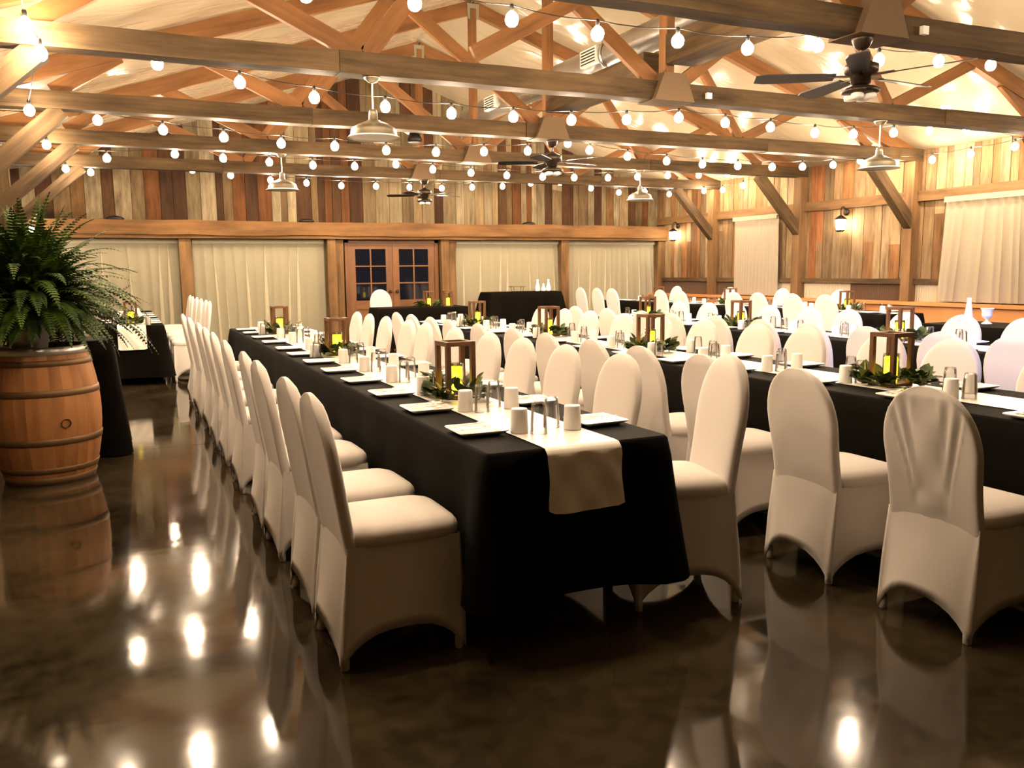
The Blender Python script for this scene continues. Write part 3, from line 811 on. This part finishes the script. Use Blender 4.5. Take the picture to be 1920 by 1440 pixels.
def make_chair(pleats=False):
    t = empty('banquet_chair', (0, 0, 0), 0, 'x', 'chair')
    b, s, k, ft = chair_meshes(pleats)
    b.build('backrest', M['chair'], t); s.build('seat', M['chair'], t); k.build('skirt', M['chair'], t)
    for m in ft: m.build('foot_cap', M['rubber'], t)
    return t
chair0 = make_chair(); chair1 = make_chair(True)
used = {0: False, 1: False}
def place_chair(x, y, rz, label, group, pl=False, sc=1.0):
    k = 1 if pl else 0; src = chair1 if pl else chair0
    if not used[k]:
        used[k] = True; o = src; o.location = (x, y, 0); o.rotation_euler = (0, 0, rz); o['label'] = label; o['group'] = group
        o.scale = (1, 1, sc)
    else:
        o = copy_tree(src, (x, y, 0), rz, label, group, (1, 1, sc))
    return o

TABLES = {  # name: (x0, x1, y0, y1, phrase)
    'T0': (-.28, .48, 11.62, 16.3, 'the table behind the barrel'),
    'T1': (1.125, 1.90, 2.68, 10.35, 'the aisle table'),
    'T2': (3.32, 4.12, 1.25, 10.5, 'the second table from the aisle'),
    'T3': (5.66, 6.44, 2.9, 10.1, 'the third table from the aisle'),
    'T4': (9.14, 9.90, 8.15, 15.4, 'the sconce wall table'),
}
ZT = .76
# a side runs along the low-x (fern) or high-x (sconce) edge of a table; chairs[(table, side)] = list of (x, y, turn)
def jt(a): return R.uniform(-a, a)
CH = {
    ('T1', -1): [(.86, y, 0) for y in (3.03, 3.55, 4.30, 4.82, 5.72, 6.55, 7.2, 7.9, 8.9, 9.75)],
    ('T1', 1): [(2.10, 2.97, -.22)] + [(2.17, y, 0) for y in (3.88, 4.52, 5.13, 5.68, 6.39, 7.13, 7.62, 8.35, 8.98, 9.52)],
    ('T2', -1): [(3.00, 2.22, 0), (3.00, 2.90, 0)] + [(3.03, y, 0) for y in (3.62, 4.22, 4.78, 5.44, 6.0, 6.72, 7.42, 7.97, 8.58, 9.1)],
    ('T2', 1): [(4.402, y, 0) for y in (2.95, 3.62, 4.15, 4.85, 5.40, 6.1, 6.75, 7.41, 8.1, 8.7, 9.3)],
    ('T3', -1): [(5.375, y, 0) for y in (3.54, 4.06, 4.71, 5.29, 5.87, 6.52, 7.22, 7.76, 8.5, 9.25)],
    ('T3', 1): [(6.735, y, 0) for y in (4.75, 5.35, 5.96, 6.70, 7.24, 7.9, 8.5, 9.06, 9.7)],
    ('T4', -1): [(8.72, y, 0) for y in (8.5, 9.10, 9.82, 10.36, 11.72, 12.3, 13.9, 14.45, 15.1)],
    ('T4', 1): [(10.19, y, 0) for y in (10.2, 11.5, 12.9, 14.6)],
    ('T0', 1): [(.80, y, 0) for y in (11.95, 12.5, 13.2, 14.0, 14.7, 15.4)],
}
for (tn, sd), lst in CH.items():
    side = 'fern side' if sd < 0 else 'sconce side'
    vis = 0
    for i, (x, y, a) in enumerate(lst):
        big = tn in ('T4', 'T0')
        lab = 'white covered chair, %s from near end, %s of %s' % (ORD[i], side, TABLES[tn][4])
        if tn == 'T1' and sd == 1 and i == 0: lab = 'white covered chair turned side-on at the near sconce-side corner of the aisle table'
        if tn == 'T2' and sd == -1 and i == 0: lab = 'white covered chair with fanned pleats on its back, nearest at the second table'
        x += jt(.006); a += jt(.03)
        nb = tn == 'T1' and sd == 1 and i == 0
        place_chair(x, y, (0 if sd < 0 else math.pi) + a, lab, 'white covered chairs along ' + TABLES[tn][4], tn == 'T2' and sd == -1 and i == 0, 1.09 if big else 1.085 if nb else 1.025 if (tn, sd) == ('T1', -1) else 1.0)

# ------------------------------------------------------------------ tables, cloths, runners
def draped(x0, x1, y0, y1, zt, zb, flare, folds=7, seed=0, th=.006):
    """one cloth: flat top with softly rounded edge and waving sides"""
    rr = random.Random(seed); m = MB(); per = []
    L = [(x0, y0), (x1, y0), (x1, y1), (x0, y1)]
    rad = .03
    for i in range(4):
        a = Vector(L[i]); b_ = Vector(L[(i + 1) % 4]); d = (b_ - a); ln = d.length; d.normalize(); nn = Vector((d.y, -d.x))
        steps = max(8, int(ln / .045))
        for q in range(steps):
            s = q / steps
            p = a + d * (rad + (ln - 2 * rad) * s)
            ce = min(s, 1 - s) * ln
            per.append((p, nn, ce, s * ln))
        # corner arc
        for q in range(1, 5):
            an = q / 5 * math.pi / 2
            c_ = b_ - d * rad - nn * rad
            dirn = (nn * math.cos(an) + d * math.sin(an))
            per.append((c_ + dirn * rad, dirn, 0.0, ln))
    rows = []
    for q in range(10):
        t = q / 9; row = []
        for (p, nn, ce, s) in per:
            wave = .5 + .5 * math.sin(s * 2 * math.pi / (.55) + 1.3 * math.sin(s * 1.7 + seed))
            cf = math.exp(-(ce / .13) ** 2)
            out = t ** 1.2 * (flare * (.05 + .42 * wave) + cf * flare * 1.7)
            z = zt - (zt - zb) * t + cf * .10 * t * t * 0
            if q == 0: off = -.012; z = zt
            elif q == 1: off = 0.0; z = zt - .010
            else: off = out; z = zt - .010 - (zt - .010 - zb) * ((q - 1) / 8)
            pp = p + nn * off
            row.append((pp.x, pp.y, z))
        rows.append(row)
    n0 = m.grid(rows[::-1], True)
    m.cap(n0, len(per), len(rows) - 1, smooth=False)
    return m
def make_table(x0, x1, y0, y1, zt, label, group):
    cx, cy = (x0 + x1) / 2, (y0 + y1) / 2
    t = empty('folding_table', (cx, cy, 0), 0, label, 'table', group)
    m = MB(); m.box(x0 + .02 - cx, x1 - .02 - cx, y0 + .02 - cy, y1 - .02 - cy, zt - .045, zt - .010); m.build('tabletop', M['white'], t)
    for sy in (-1, 1):
        for sx in (-1, 1):
            m = MB(); px, py = sx * ((x1 - x0) / 2 - .12), sy * ((y1 - y0) / 2 - .25); m.tube([(px, py, 0), (px, py, zt - .04)], .014, 8); m.build('leg', M['bronze'], t)
    return t
def cloth(x0, x1, y0, y1, zt, zb, flare, label, seed=0, group='black cloths over the long tables'):
    m = draped(x0, x1, y0, y1, zt, zb, flare, seed=seed)
    return tag(m.build('tablecloth', M['cloth']), label, 'tablecloth', group)
def runner(cx, w, y0, y1, zt, hang0, hang1, label, seed=0):
    rr = random.Random(seed); m = MB(); path = []
    if hang0: path += [(y0 - .030, zt - hang0 + hang0 * q / 12) for q in range(12)] + [(y0 - .024, zt - .012), (y0 - .008, zt + .002)]
    n_ = int((y1 - y0) / .1)
    path += [(y0 + .02 + (y1 - y0 - .04) * q / n_, zt + .004) for q in range(n_ + 1)]
    if hang1: path += [(y1 + .008, zt + .002), (y1 + .024, zt - .012)] + [(y1 + .030, zt - hang1 * q / 8) for q in range(1, 9)]
    rows = []
    for i, (y, z) in enumerate(path):
        row = []
        for q in range(15):
            u = q / 14 - .5
            wy = 0; wz = 0
            if z < zt - .02:
                dz = (zt - z)
                wy = -.022 * (dz / .25) - .006 * math.sin(u * 8 + dz * 22 + seed) * min(1, dz / .1) - .004 * math.sin(u * 15 - dz * 30)
            ed = 0
            if hang0 and i == 0: ed = .012 * max(0, (abs(u) - .40) / .10) ** 2
            row.append((cx + u * w, y + wy, z + wz + ed))
        rows.append(row)
    m.grid(rows)
    return tag(m.build('table_runner', M['satin']), label, 'table runner', 'satin runners on the black cloths')
for i, (tn, (x0, x1, y0, y1, ph)) in enumerate(TABLES.items()):
    make_table(x0, x1, y0, y1, ZT, 'folding table under the cloth of ' + ph, 'folding tables under black cloths')
    cloth(x0, x1, y0, y1, ZT, .20 if tn == 'T1' else .10, .045 if tn == 'T1' else .05, 'long black cloth draped over ' + ph, i + 1)
RUN = {'T0': (.10, .33, .30), 'T1': (1.505, .31, .235), 'T2': (3.72, .33, 0), 'T3': (6.05, .33, .3), 'T4': (9.52, .33, 0)}
for i, (tn, (cx, w_, hg)) in enumerate(RUN.items()):
    x0, x1, y0, y1, ph = TABLES[tn]
    hm = {'T0': 'cream satin runner hanging over the end of ' + ph, 'T1': 'cream satin runner hanging wrinkled over the near end of ' + ph}.get(tn, 'cream satin runner laid along ' + ph)
    runner(cx, w_, y0, y1, ZT, hg, 0, hm, i + 3)

# ------------------------------------------------------------------ place settings
def lathe_obj(name, prof, material, n=18, caps=(False, True)):
    m = MB(); m.lathe(prof, (0, 0, 0), n, caps=caps); return m.build(name, material)
def first(o):
    o.hide_render = False; return o
pm = MB()   # square plate with a raised rim
a = .105
ringsP = []
for sc, z in ((.62, .002), (.70, .0), (.985, .016), (1.0, .019), (.985, .021), (.74, .0065), (.70, .005), (.2, .005)):
    row = []
    for k in range(32):
        an = 2 * math.pi * (k + .5) / 32
        row.append((a * sc * sgnpow(math.cos(an), .16), a * sc * sgnpow(math.sin(an), .16), z))
    ringsP.append(row)
n0 = pm.grid(ringsP, True); pm.cap(n0, 32, 7); pm.cap(n0, 32, 0, flip=True)
plate_me = pm.build('side_plate', M['china'])
cup_me = lathe_obj('white_cup', [(.030, .0), (.036, .0), (.0362, .003), (.0345, .04), (.0325, .088), (.0315, .0935), (.0295, .0955), (.0265, .096), (.0255, .0935), (.004, .0935)], M['cup'], 22, (False, True))
gl_me = lathe_obj('tumbler', [(.031, .001), (.0345, .0), (.035, .003), (.030, .085), (.0275, .118), (.0255, .124), (.0245, .124), (.020, .120), (.0255, .112), (.028, .082), (.031, .001)], M['glass'], 20, (False, False))
def fork_mesh(kind):
    m = MB(); n_ = 12; rows = []
    for q in range(n_ + 1):
        s = q / n_; x = -.09 + .18 * s
        if kind == 'knife': w = .008 if s < .5 else .010 * (1 - max(0, s - .9) * 6)
        elif kind == 'spoon': w = .0085 - .005 * min(1, s / .6) if s < .66 else .018 * math.sin(math.pi * min(1, .12 + (s - .66) / .34 * .88)) + .002
        else: w = .0085 - .005 * min(1, s / .6) if s < .7 else .012
        z = .003 + (.006 * math.sin((s - .55) * 5) if s > .55 and kind != 'knife' else 0)
        rows.append([(x, -w, z), (x, w, z), (x, w * .8, z + .0025), (x, -w * .8, z + .0025)])
    if kind == 'fork':
        rows = rows[:10]
        for k in range(4):
            yy = -.0095 + k * .0063; m.beam((.045, yy, .006), (.092, yy, .009), .003, .0022)
    n0 = m.grid(rows, True); m.cap(n0, 4, 0); m.cap(n0, 4, len(rows) - 1, flip=True)
    return m.build({'fork': 'dinner_fork', 'knife': 'table_knife', 'spoon': 'teaspoon'}[kind], M['steel'])
cut_me = {k: fork_mesh(k) for k in ('fork', 'knife', 'spoon')}
first_use = {}
def place(proto, loc, rz, label, cat, group):
    if proto.name not in first_use:
        first_use[proto.name] = 1; o = proto
    else:
        o = proto.copy(); COL.objects.link(o)
    o.location = loc; o.rotation_euler = (0, 0, rz)
    return tag(o, label, cat, group)
SET = {
    ('T1', -1): [3.07, 3.68, 4.25, 4.83, 5.42, 6.0, 6.62, 7.2, 7.92, 8.6, 9.25, 9.85],
    ('T1', 1): [3.04, 3.67, 4.3, 4.9, 5.5, 6.1, 6.75, 7.4, 8.05, 8.7, 9.3, 9.9],
    ('T2', -1): [2.25, 2.9, 3.55, 4.2, 4.8, 5.4, 6.0, 6.65, 7.3, 7.95, 8.6, 9.3, 9.95],
    ('T2', 1): [2.45, 3.0, 3.6, 4.2, 4.85, 5.45, 6.1, 6.75, 7.4, 8.05, 8.7, 9.35, 10.0],
    ('T3', -1): [3.55, 4.1, 4.7, 5.3, 5.9, 6.5, 7.2, 7.8, 8.5, 9.2],
    ('T3', 1): [4.1, 4.75, 5.35, 5.95, 6.7, 7.25, 7.9, 8.5, 9.1, 9.7],
    ('T4', -1): [8.5, 9.1, 9.8, 10.4, 11.1, 11.75, 12.4, 13.2, 13.9, 14.5],
    ('T4', 1): [8.6, 9.3, 10.2, 10.9, 11.6, 12.3, 13.0, 13.8],
    ('T0', 1): [11.85, 12.3, 12.75, 13.6, 14.2, 14.8],
    ('T0', -1): [12.2, 12.8],
}
LANT = {'T1': [3.98, 6.5, 9.12], 'T2': [3.25, 5.52, 7.28, 9.05], 'T3': [5.22, 7.28, 9.08], 'T4': [9.15, 11.75, 13.9], 'T0': [11.98]}
ZS = ZT + .0005
for (tn, sd), ys_ in SET.items():
    x0, x1, y0, y1, ph = TABLES[tn]; rc, rw, _ = RUN[tn]
    side = 'fern side' if sd < 0 else 'sconce side'
    for i, y in enumerate(ys_):
        edge = x0 if sd < 0 else x1
        px = edge - sd * .125
        y += jt(.015)
        if not in_frame((px, y, ZT)): continue
        nm = '%s from near end, %s of %s' % (ORD[i], side, ph)
        rz = jt(.05)
        place(plate_me, (px, y, ZS), rz, 'square white plate, ' + nm, 'plate', 'square plates on ' + ph)
        near = (tn == 'T1' and i < 5) or (tn == 'T2' and i < 3)
        if near:
            cz = ZS + .021
            for kx, (kd, off, an) in enumerate((('fork', -.03, .25), ('knife', .02, -.1), ('spoon', .055, .1))):
                q = place(cut_me[kd], (px + jt(.01), y + off, cz), (0 if sd < 0 else math.pi) + an + jt(.12), '%s, %s' % ({'fork': 'steel fork', 'knife': 'steel knife', 'spoon': 'steel spoon'}[kd], nm), 'flatware', 'flatware on the plates')
        cx_ = rc + sd * (rw / 2 - .045)
        dy = -.09 if i % 2 == 0 else -.12
        blocked = any(abs(y + d_ - ly) < .15 for ly in LANT.get(tn, []) for d_ in (dy, dy + .11))
        if blocked: cx2, cy_, gx, gy = rc + sd * .195, y - .175, rc + sd * .195, y - .26
        else: cx2, cy_, gx, gy = cx_, y + dy, cx_ - sd * .058, y + dy + (.07 if sd > 0 else -.055)
        zz = lambda xx: ZT + .0055 if abs(xx - rc) < rw / 2 + .03 else ZT + .001
        place(cup_me, (cx2, cy_, zz(cx2)), jt(3), 'upturned white cup, ' + nm, 'cup', 'upturned white cups on ' + ph)
        place(gl_me, (gx, gy, zz(gx)), jt(3), 'upturned clear tumbler, ' + nm, 'tumbler', 'upturned tumblers on ' + ph)

# ------------------------------------------------------------------ lanterns with candles and greenery
def make_lantern():
    t = empty('candle_lantern', (0, 0, 0), 0, 'x', 'lantern')
    s, h, p = .078, .285, .024
    for sx in (-1, 1):
        for sy in (-1, 1):
            m = MB(); m.box(sx * (s - p / 2) - p / 2, sx * (s - p / 2) + p / 2, sy * (s - p / 2) - p / 2, sy * (s - p / 2) + p / 2, .018, h - .022); m.build('frame_post', M['lantern'], t)
    m = MB()
    for sx in (-1, 1): m.box(sx * (s - p / 2) - p / 2, sx * (s - p / 2) + p / 2, -s, s, h - .022, h)
    for sy in (-1, 1): m.box(-s + p, s - p, sy * (s - p / 2) - p / 2, sy * (s - p / 2) + p / 2, h - .022, h)
    m.build('top_frame', M['lantern'], t)
    m = MB(); m.box(-s, s, -s, s, 0, .018); m.build('base', M['lantern'], t)
    m = MB(); m.lathe([(.042, .019), (.042, .172), (.040, .172), (.040, .021)], n=20); m.build('glass_cylinder', M['glass'], t)
    m = MB(); m.lathe([(.034, .019), (.035, .025), (.035, .148), (.032, .155), (.022, .150), (.008, .147)], n=20, caps=(False, True)); cd = m.build('candle', M['candle'], t)
    m = MB(); m.tube([(0, 0, .146), (.002, 0, .162)], .0018, 6); m.build('wick', M['black'], cd)
    return t
lan0 = make_lantern(); lan_used = [False]
def leaf_into(m, p, d, up, L, w):
    d = Vector(d).normalized(); s = d.cross(Vector(up)).normalized(); u = s.cross(d)
    pts = []
    for q, (t, ww) in enumerate(((0, .12), (.25, .8), (.5, 1.0), (.78, .62), (1, .04))):
        c_ = Vector(p) + d * (L * t) - u * (L * .22 * t * t)
        pts.append([c_ - s * (w * ww) + u * (w * .22 * ww), c_, c_ + s * (w * ww) + u * (w * .22 * ww)])
    m.grid(pts)
def make_garland(seed, length=.42, n_=150, zup=.0):
    rr = random.Random(seed); m = MB(); st = MB()
    for k in range(n_):
        y = rr.uniform(-length / 2, length / 2); sx = rr.choice((-1, 1))
        inside = abs(y) < .115
        x = sx * (rr.uniform(.098, .118) if inside else rr.uniform(.0, .08))
        z = rr.uniform(.012, .075) * (.55 if inside else 1)
        d = Vector((sx * rr.uniform(.1, 1), rr.uniform(-1, 1) + (.6 if y > 0 else -.6), rr.uniform(.1, .9)))
        if abs(y) < .13: d.x = sx * (.08 + .28 * abs(d.x)); d.y = abs(d.y) * (1 if y > 0 else -1) if abs(y) > .05 else d.y
        if abs(y) >= .1: d.y = abs(d.y) * (1 if y > 0 else -1); d.x *= .6
        Lf = rr.uniform(.055, .08)
        leaf_into(m, (x, y, z), d, (rr.uniform(-.4, .4), rr.uniform(-.4, .4), 1), Lf, Lf * rr.uniform(.34, .46))
    for sx in (-1, 1):
        path = [(sx * .03, -length / 2, .012), (sx * .095, -.11, .014), (sx * .10, 0, .014), (sx * .095, .11, .014), (sx * .03, length / 2, .012)]
        st.tube(path, .004, 6)
    return m, st
gar = []
for sd in (11, 23):
    t = empty('greenery_garland', (0, 0, 0), 0, 'x', 'garland'); m, st = make_garland(sd)
    m.build('leaves', M['leaf'], t); st.build('stem', M['leaf'], t); gar.append([t, False])
gk = 0
def put_lantern(x, y, z, rz, label, glabel, garland=True, gturn=0):
    global gk
    if not lan_used[0]:
        lan_used[0] = True; o = lan0; o.location = (x, y, z); o.rotation_euler = (0, 0, rz); o['label'] = label; o['group'] = 'wooden candle lanterns on the tables'
    else: copy_tree(lan0, (x, y, z), rz, label, 'wooden candle lanterns on the tables')
    if garland:
        g_ = gar[gk % 2]; gk += 1
        if not g_[1]:
            g_[1] = True; q = g_[0]; q.location = (x, y, z); q.rotation_euler = (0, 0, gturn); q['label'] = glabel; q['group'] = 'greenery around the lanterns'
        else: copy_tree(g_[0], (x, y, z), gturn, glabel, 'greenery around the lanterns')
for tn, ys_ in LANT.items():
    rc = RUN[tn][0]
    for i, y in enumerate(ys_):
        o_ = ORD[i] + ' from near end' if len(ys_) > 1 else 'lit'
        put_lantern(rc + jt(.01), y, ZT + .0055, jt(.06), 'wooden candle lantern, %s, on %s' % (o_, TABLES[tn][4]), 'leafy garland around lantern, %s, on %s' % (o_, TABLES[tn][4]), True, jt(.04) + (math.pi if i % 2 else 0))

# ------------------------------------------------------------------ head table by the doors, tall black table, buffet, draped stand
x0, x1, y0, y1 = 4.05, 5.72, 14.25, 15.0
make_table(x0, x1, y0, y1, ZT, 'folding table under the black cloth in front of the french doors', 'folding tables under black cloths')
cloth(x0, x1, y0, y1, ZT, .06, .05, 'short black cloth draped over the table in front of the french doors', 21)
put_lantern(5.00, 14.45, ZT + .001, .0, 'wooden candle lantern on the short table before the french doors, nearest the chair', 'leafy garland on the short table before the french doors', True, math.pi / 2)
put_lantern(5.38, 14.5, ZT + .001, -.1, 'wooden candle lantern on the short table before the french doors, farthest from the chair', '', False)
place_chair(4.42, 15.28, -math.pi / 2, 'lone white covered chair behind the short table facing the camera', 'white covered chairs at the short table', False, 1.12)

x0, x1, y0, y1 = 6.98, 8.62, 16.2, 16.85
make_table(x0, x1, y0, y1, .94, 'tall table under the black cloth before the sheer curtains', 'tall tables')
cloth(x0, x1, y0, y1, .94, .04, .12, 'black cloth on the tall table standing before the sheer curtains', 31)
t = empty('cake_stand', (7.68, 16.45, .941), 0, 'thin wire stand with a flat tray on the tall black table', 'stand')
m = MB()
for sx in (-1, 1):
    for sy in (-1, 1): m.tube([(sx * .1, sy * .06, 0), (sx * .12, sy * .07, .1)], .005, 6)
m.build('wire_legs', M['bronze'], t)
m = MB(); m.box(-.16, .16, -.1, .1, .1, .112); m.build('tray', M['lantern'], t)
for i, (x, h, lb) in enumerate(((8.16, .25, 'tall slim white vase nearest the wire stand on the tall black table'), (8.30, .16, 'shortest white vase, middle of three on the tall black table'), (8.42, .25, 'tall slim white vase at the post end of the tall black table'))):
    m = MB(); m.lathe([(.045, 0), (.055, .01), (.05, h * .35), (.03, h * .6), (.02, h * .8), (.024, h), (.018, h), (.016, h * .8), (.02, h * .3)], n=18, caps=(True, True))
    o = m.build('slim_vase', M['milk']); o.location = (x, 16.45, .941); tag(o, lb, 'vase', 'white vases on the tall black table')

x0, x1, y0, y1 = 8.12, 8.92, 3.2, 6.74
make_table(x0, x1, y0, y1, ZT, 'folding table under the black cloth carrying the white urn', 'folding tables under black cloths')
cloth(x0, x1, y0, y1, ZT, .06, .05, 'black cloth on the side table carrying the white vase and urn', 41)
P1 = atx(1815, 607, 8.42); P2 = atx(1850, 604, 8.55)
m = MB(); m.lathe([(.052, 0), (.056, .006), (.05, .05), (.034, .16), (.024, .25), (.022, .285), (.019, .285), (.02, .2), (.03, .1)], n=8, caps=(True, True))
o = m.build('bud_vase', M['milk']); o.location = (8.42, P1.y, ZT + .001); tag(o, 'tall tapering white vase on the black side table', 'vase')
m = MB(); m.lathe([(.052, 0), (.055, .008), (.038, .018), (.016, .032), (.014, .045), (.026, .056), (.05, .075), (.054, .10), (.054, .14), (.066, .165), (.07, .172), (.064, .172), (.05, .14), (.045, .09), (.01, .07)], n=24, caps=(True, True))
o = m.build('footed_urn', M['milk']); o.location = (8.55, P2.y, ZT + .001); tag(o, 'footed white milk glass urn on the black side table', 'urn')

# draped stand behind the barrel
make_table(-.60, -.12, 7.24, 7.72, .90, 'small table hidden under the black drape behind the barrel', 'small draped tables')
cloth(-.62, -.08, 7.2, 7.76, .90, .01, .045, 'black floor-length drape over the small table behind the barrel', 51, 'black drapes')

# ------------------------------------------------------------------ wine barrel with potted fern
t = empty('wine_barrel', (-.52, 6.62, 0), .4, 'oak wine barrel with steel hoops carrying the potted fern', 'barrel')
H = .92; m = MB(); nst = 28
def brad(z): return .275 + .073 * (1 - ((z - H / 2) / (H / 2)) ** 2)
rb = random.Random(2)
for k in range(nst):
    a0, a1 = 2 * math.pi * k / nst + .0012, 2 * math.pi * (k + 1) / nst - .0012
    tn = rb.uniform(.88, 1.06); rows = []
    for q in range(13):
        z = H * q / 12; r_ = brad(z)
        rows.append([(r_ * math.cos(a0 + (a1 - a0) * s / 2), r_ * math.sin(a0 + (a1 - a0) * s / 2), z) for s in range(3)])
    ou = rb.random() * 20
    m.grid([r_ for r_ in rows], tint=(tn, tn * .97, tn * .93), uvs=lambda i, j, ou=ou: (ou + i * .077, ou + j * .035), smooth=True)
m.build('staves', M['oak'], t)
m = MB()
m.lathe([(.0, H - .035), (.278, H - .035)], n=28); m.lathe([(.0, .03), (.278, .03)], n=28)
m.build('barrel_head', plain('barrel_head_oak', (.30, .16, .07), .7), t)
for (z0, z1) in ((.87, .925), (.80, .84), (.60, .645), (.275, .32), (.08, .12), (-.002, .05)):
    m = MB(); m.lathe([(brad(z0) + .001, z0), (brad(z0) + .005, z0 + .002), (brad(z1) + .005, z1 - .002), (brad(z1) + .001, z1)], n=40)
    hp = m.build('hoop', M['hoop_bright' if z0 > .85 else 'hoop'], t)
m = MB(); m.lathe([(.03, -.012), (.028, .006), (.0, .008)], (0, -brad(.42) + .0, .42), 14, axis='y'); m.build('bung', M['oak'], t)

t = empty('potted_fern', (-.58, 6.58, H - .034), 0, 'bushy green fern in a zinc pail standing on the wine barrel', 'potted plant')
m = MB(); m.lathe([(.10, 0), (.105, .004), (.115, .08), (.13, .20), (.145, .255), (.155, .262), (.145, .262), (.13, .22)], n=28, caps=(True, False)); pot = m.build('pail', M['zinc'], t)
m = MB(); m.lathe([(.0, .225), (.134, .225)], n=20); m.build('soil', M['soil'], pot)
for sx in (-1, 1):
    m = MB(); m.tube([(sx * .14, 0, .22), (sx * .175, 0, .20), (sx * .17, 0, .13), (sx * .13, 0, .12)], .006, 6); m.build('pail_handle', M['zinc'], pot)
rf = random.Random(12); m = MB(); st = MB()
for k in range(420):
    az = rf.uniform(0, 2 * math.pi); el = rf.uniform(.15, 1.45) ** 1.0
    L_ = rf.uniform(.45, .92)
    p0 = Vector((rf.uniform(-.09, .09), rf.uniform(-.09, .09), .23))
    dh = Vector((math.cos(az), math.sin(az), 0)); pts = []
    vel = dh * math.cos(el) + Vector((0, 0, math.sin(el))); p = p0.copy(); n_ = 34
    droop = rf.uniform(1.5, 3.0)
    for q in range(n_ + 1):
        pts.append(p.copy()); p = p + vel * (L_ / n_); vel = (vel + Vector((0, 0, -droop / n_ * (.3 + q / n_)))).normalized()
    pts = [Vector((q.x, q.y, max(q.z, -.0) if Vector((q.x, q.y)).length < .3 else max(q.z, -.28))) for q in pts]
    if k % 2 == 0: st.tube(pts[::3] if len(pts[::3]) > 2 else pts, .0022, 4, caps=False)
    for q in range(2, n_):
        d = (pts[q + 1] - pts[q - 1])
        if d.length < 1e-5: continue
        d.normalize(); s = d.cross(Vector((0, 0, 1)))
        if s.length < 1e-3: s = Vector((1, 0, 0))
        s.normalize(); u = s.cross(d)
        f_ = q / n_; pl = .066 * (math.sin(math.pi * min(1, .18 + f_ * .86))) ** .8 + .006
        for sg in (-1, 1):
            tip = pts[q] + s * sg * pl + d * pl * .35 - u * pl * rf.uniform(.05, .35)
            mid = pts[q] + s * sg * pl * .5 + d * pl * .12
            w_ = .0095
            m.face([pts[q] - d * w_ * .7, mid - d * w_ + u * .002, tip, mid + d * w_ + u * .002, pts[q] + d * w_ * .7], None, (1, 1, 1), False)
m.build('fronds', M['fern'], t); st.build('frond_stems', M['fern'], t)

# dry twig sprigs beyond the fern
t = empty('dry_twig', (-.20, 11.9, ZT + .002), 0, 'dry curved twig with buds leaning out beside the far lantern', 'twig')
m = MB(); pts = [Vector((0.0, 0, 0)), Vector((.02, 0, .18)), Vector((.08, 0, .33)), Vector((.20, 0, .40)), Vector((.33, 0, .50))]
m.tube(pts, .006, 6, radii=[.008, .007, .006, .005, .003]); m.build('branch', M['lantern'], t)
m = MB()
for q in range(9):
    p = pts[2].lerp(pts[4], q / 9); m.lathe([(.0, -.012), (.011, 0), (.0, .014)], (p.x, p.y + jt(.01), p.z + .012), 6)
m.build('buds', M['lantern'], t)

# small white sensors on tie beams
for (x, Y, lb) in ((5.62, 4.9 - .135, 'small white sensor box on the nearest tie beam'), (5.63, 7.5 - .135, 'small white sensor box on the second tie beam')):
    m = MB(); m.box(x - .03, x + .03, Y - .02, Y + .015, 3.12, 3.18)
    tag(m.build('sensor_box', M['white'], bevel=.004), lb, 'sensor')
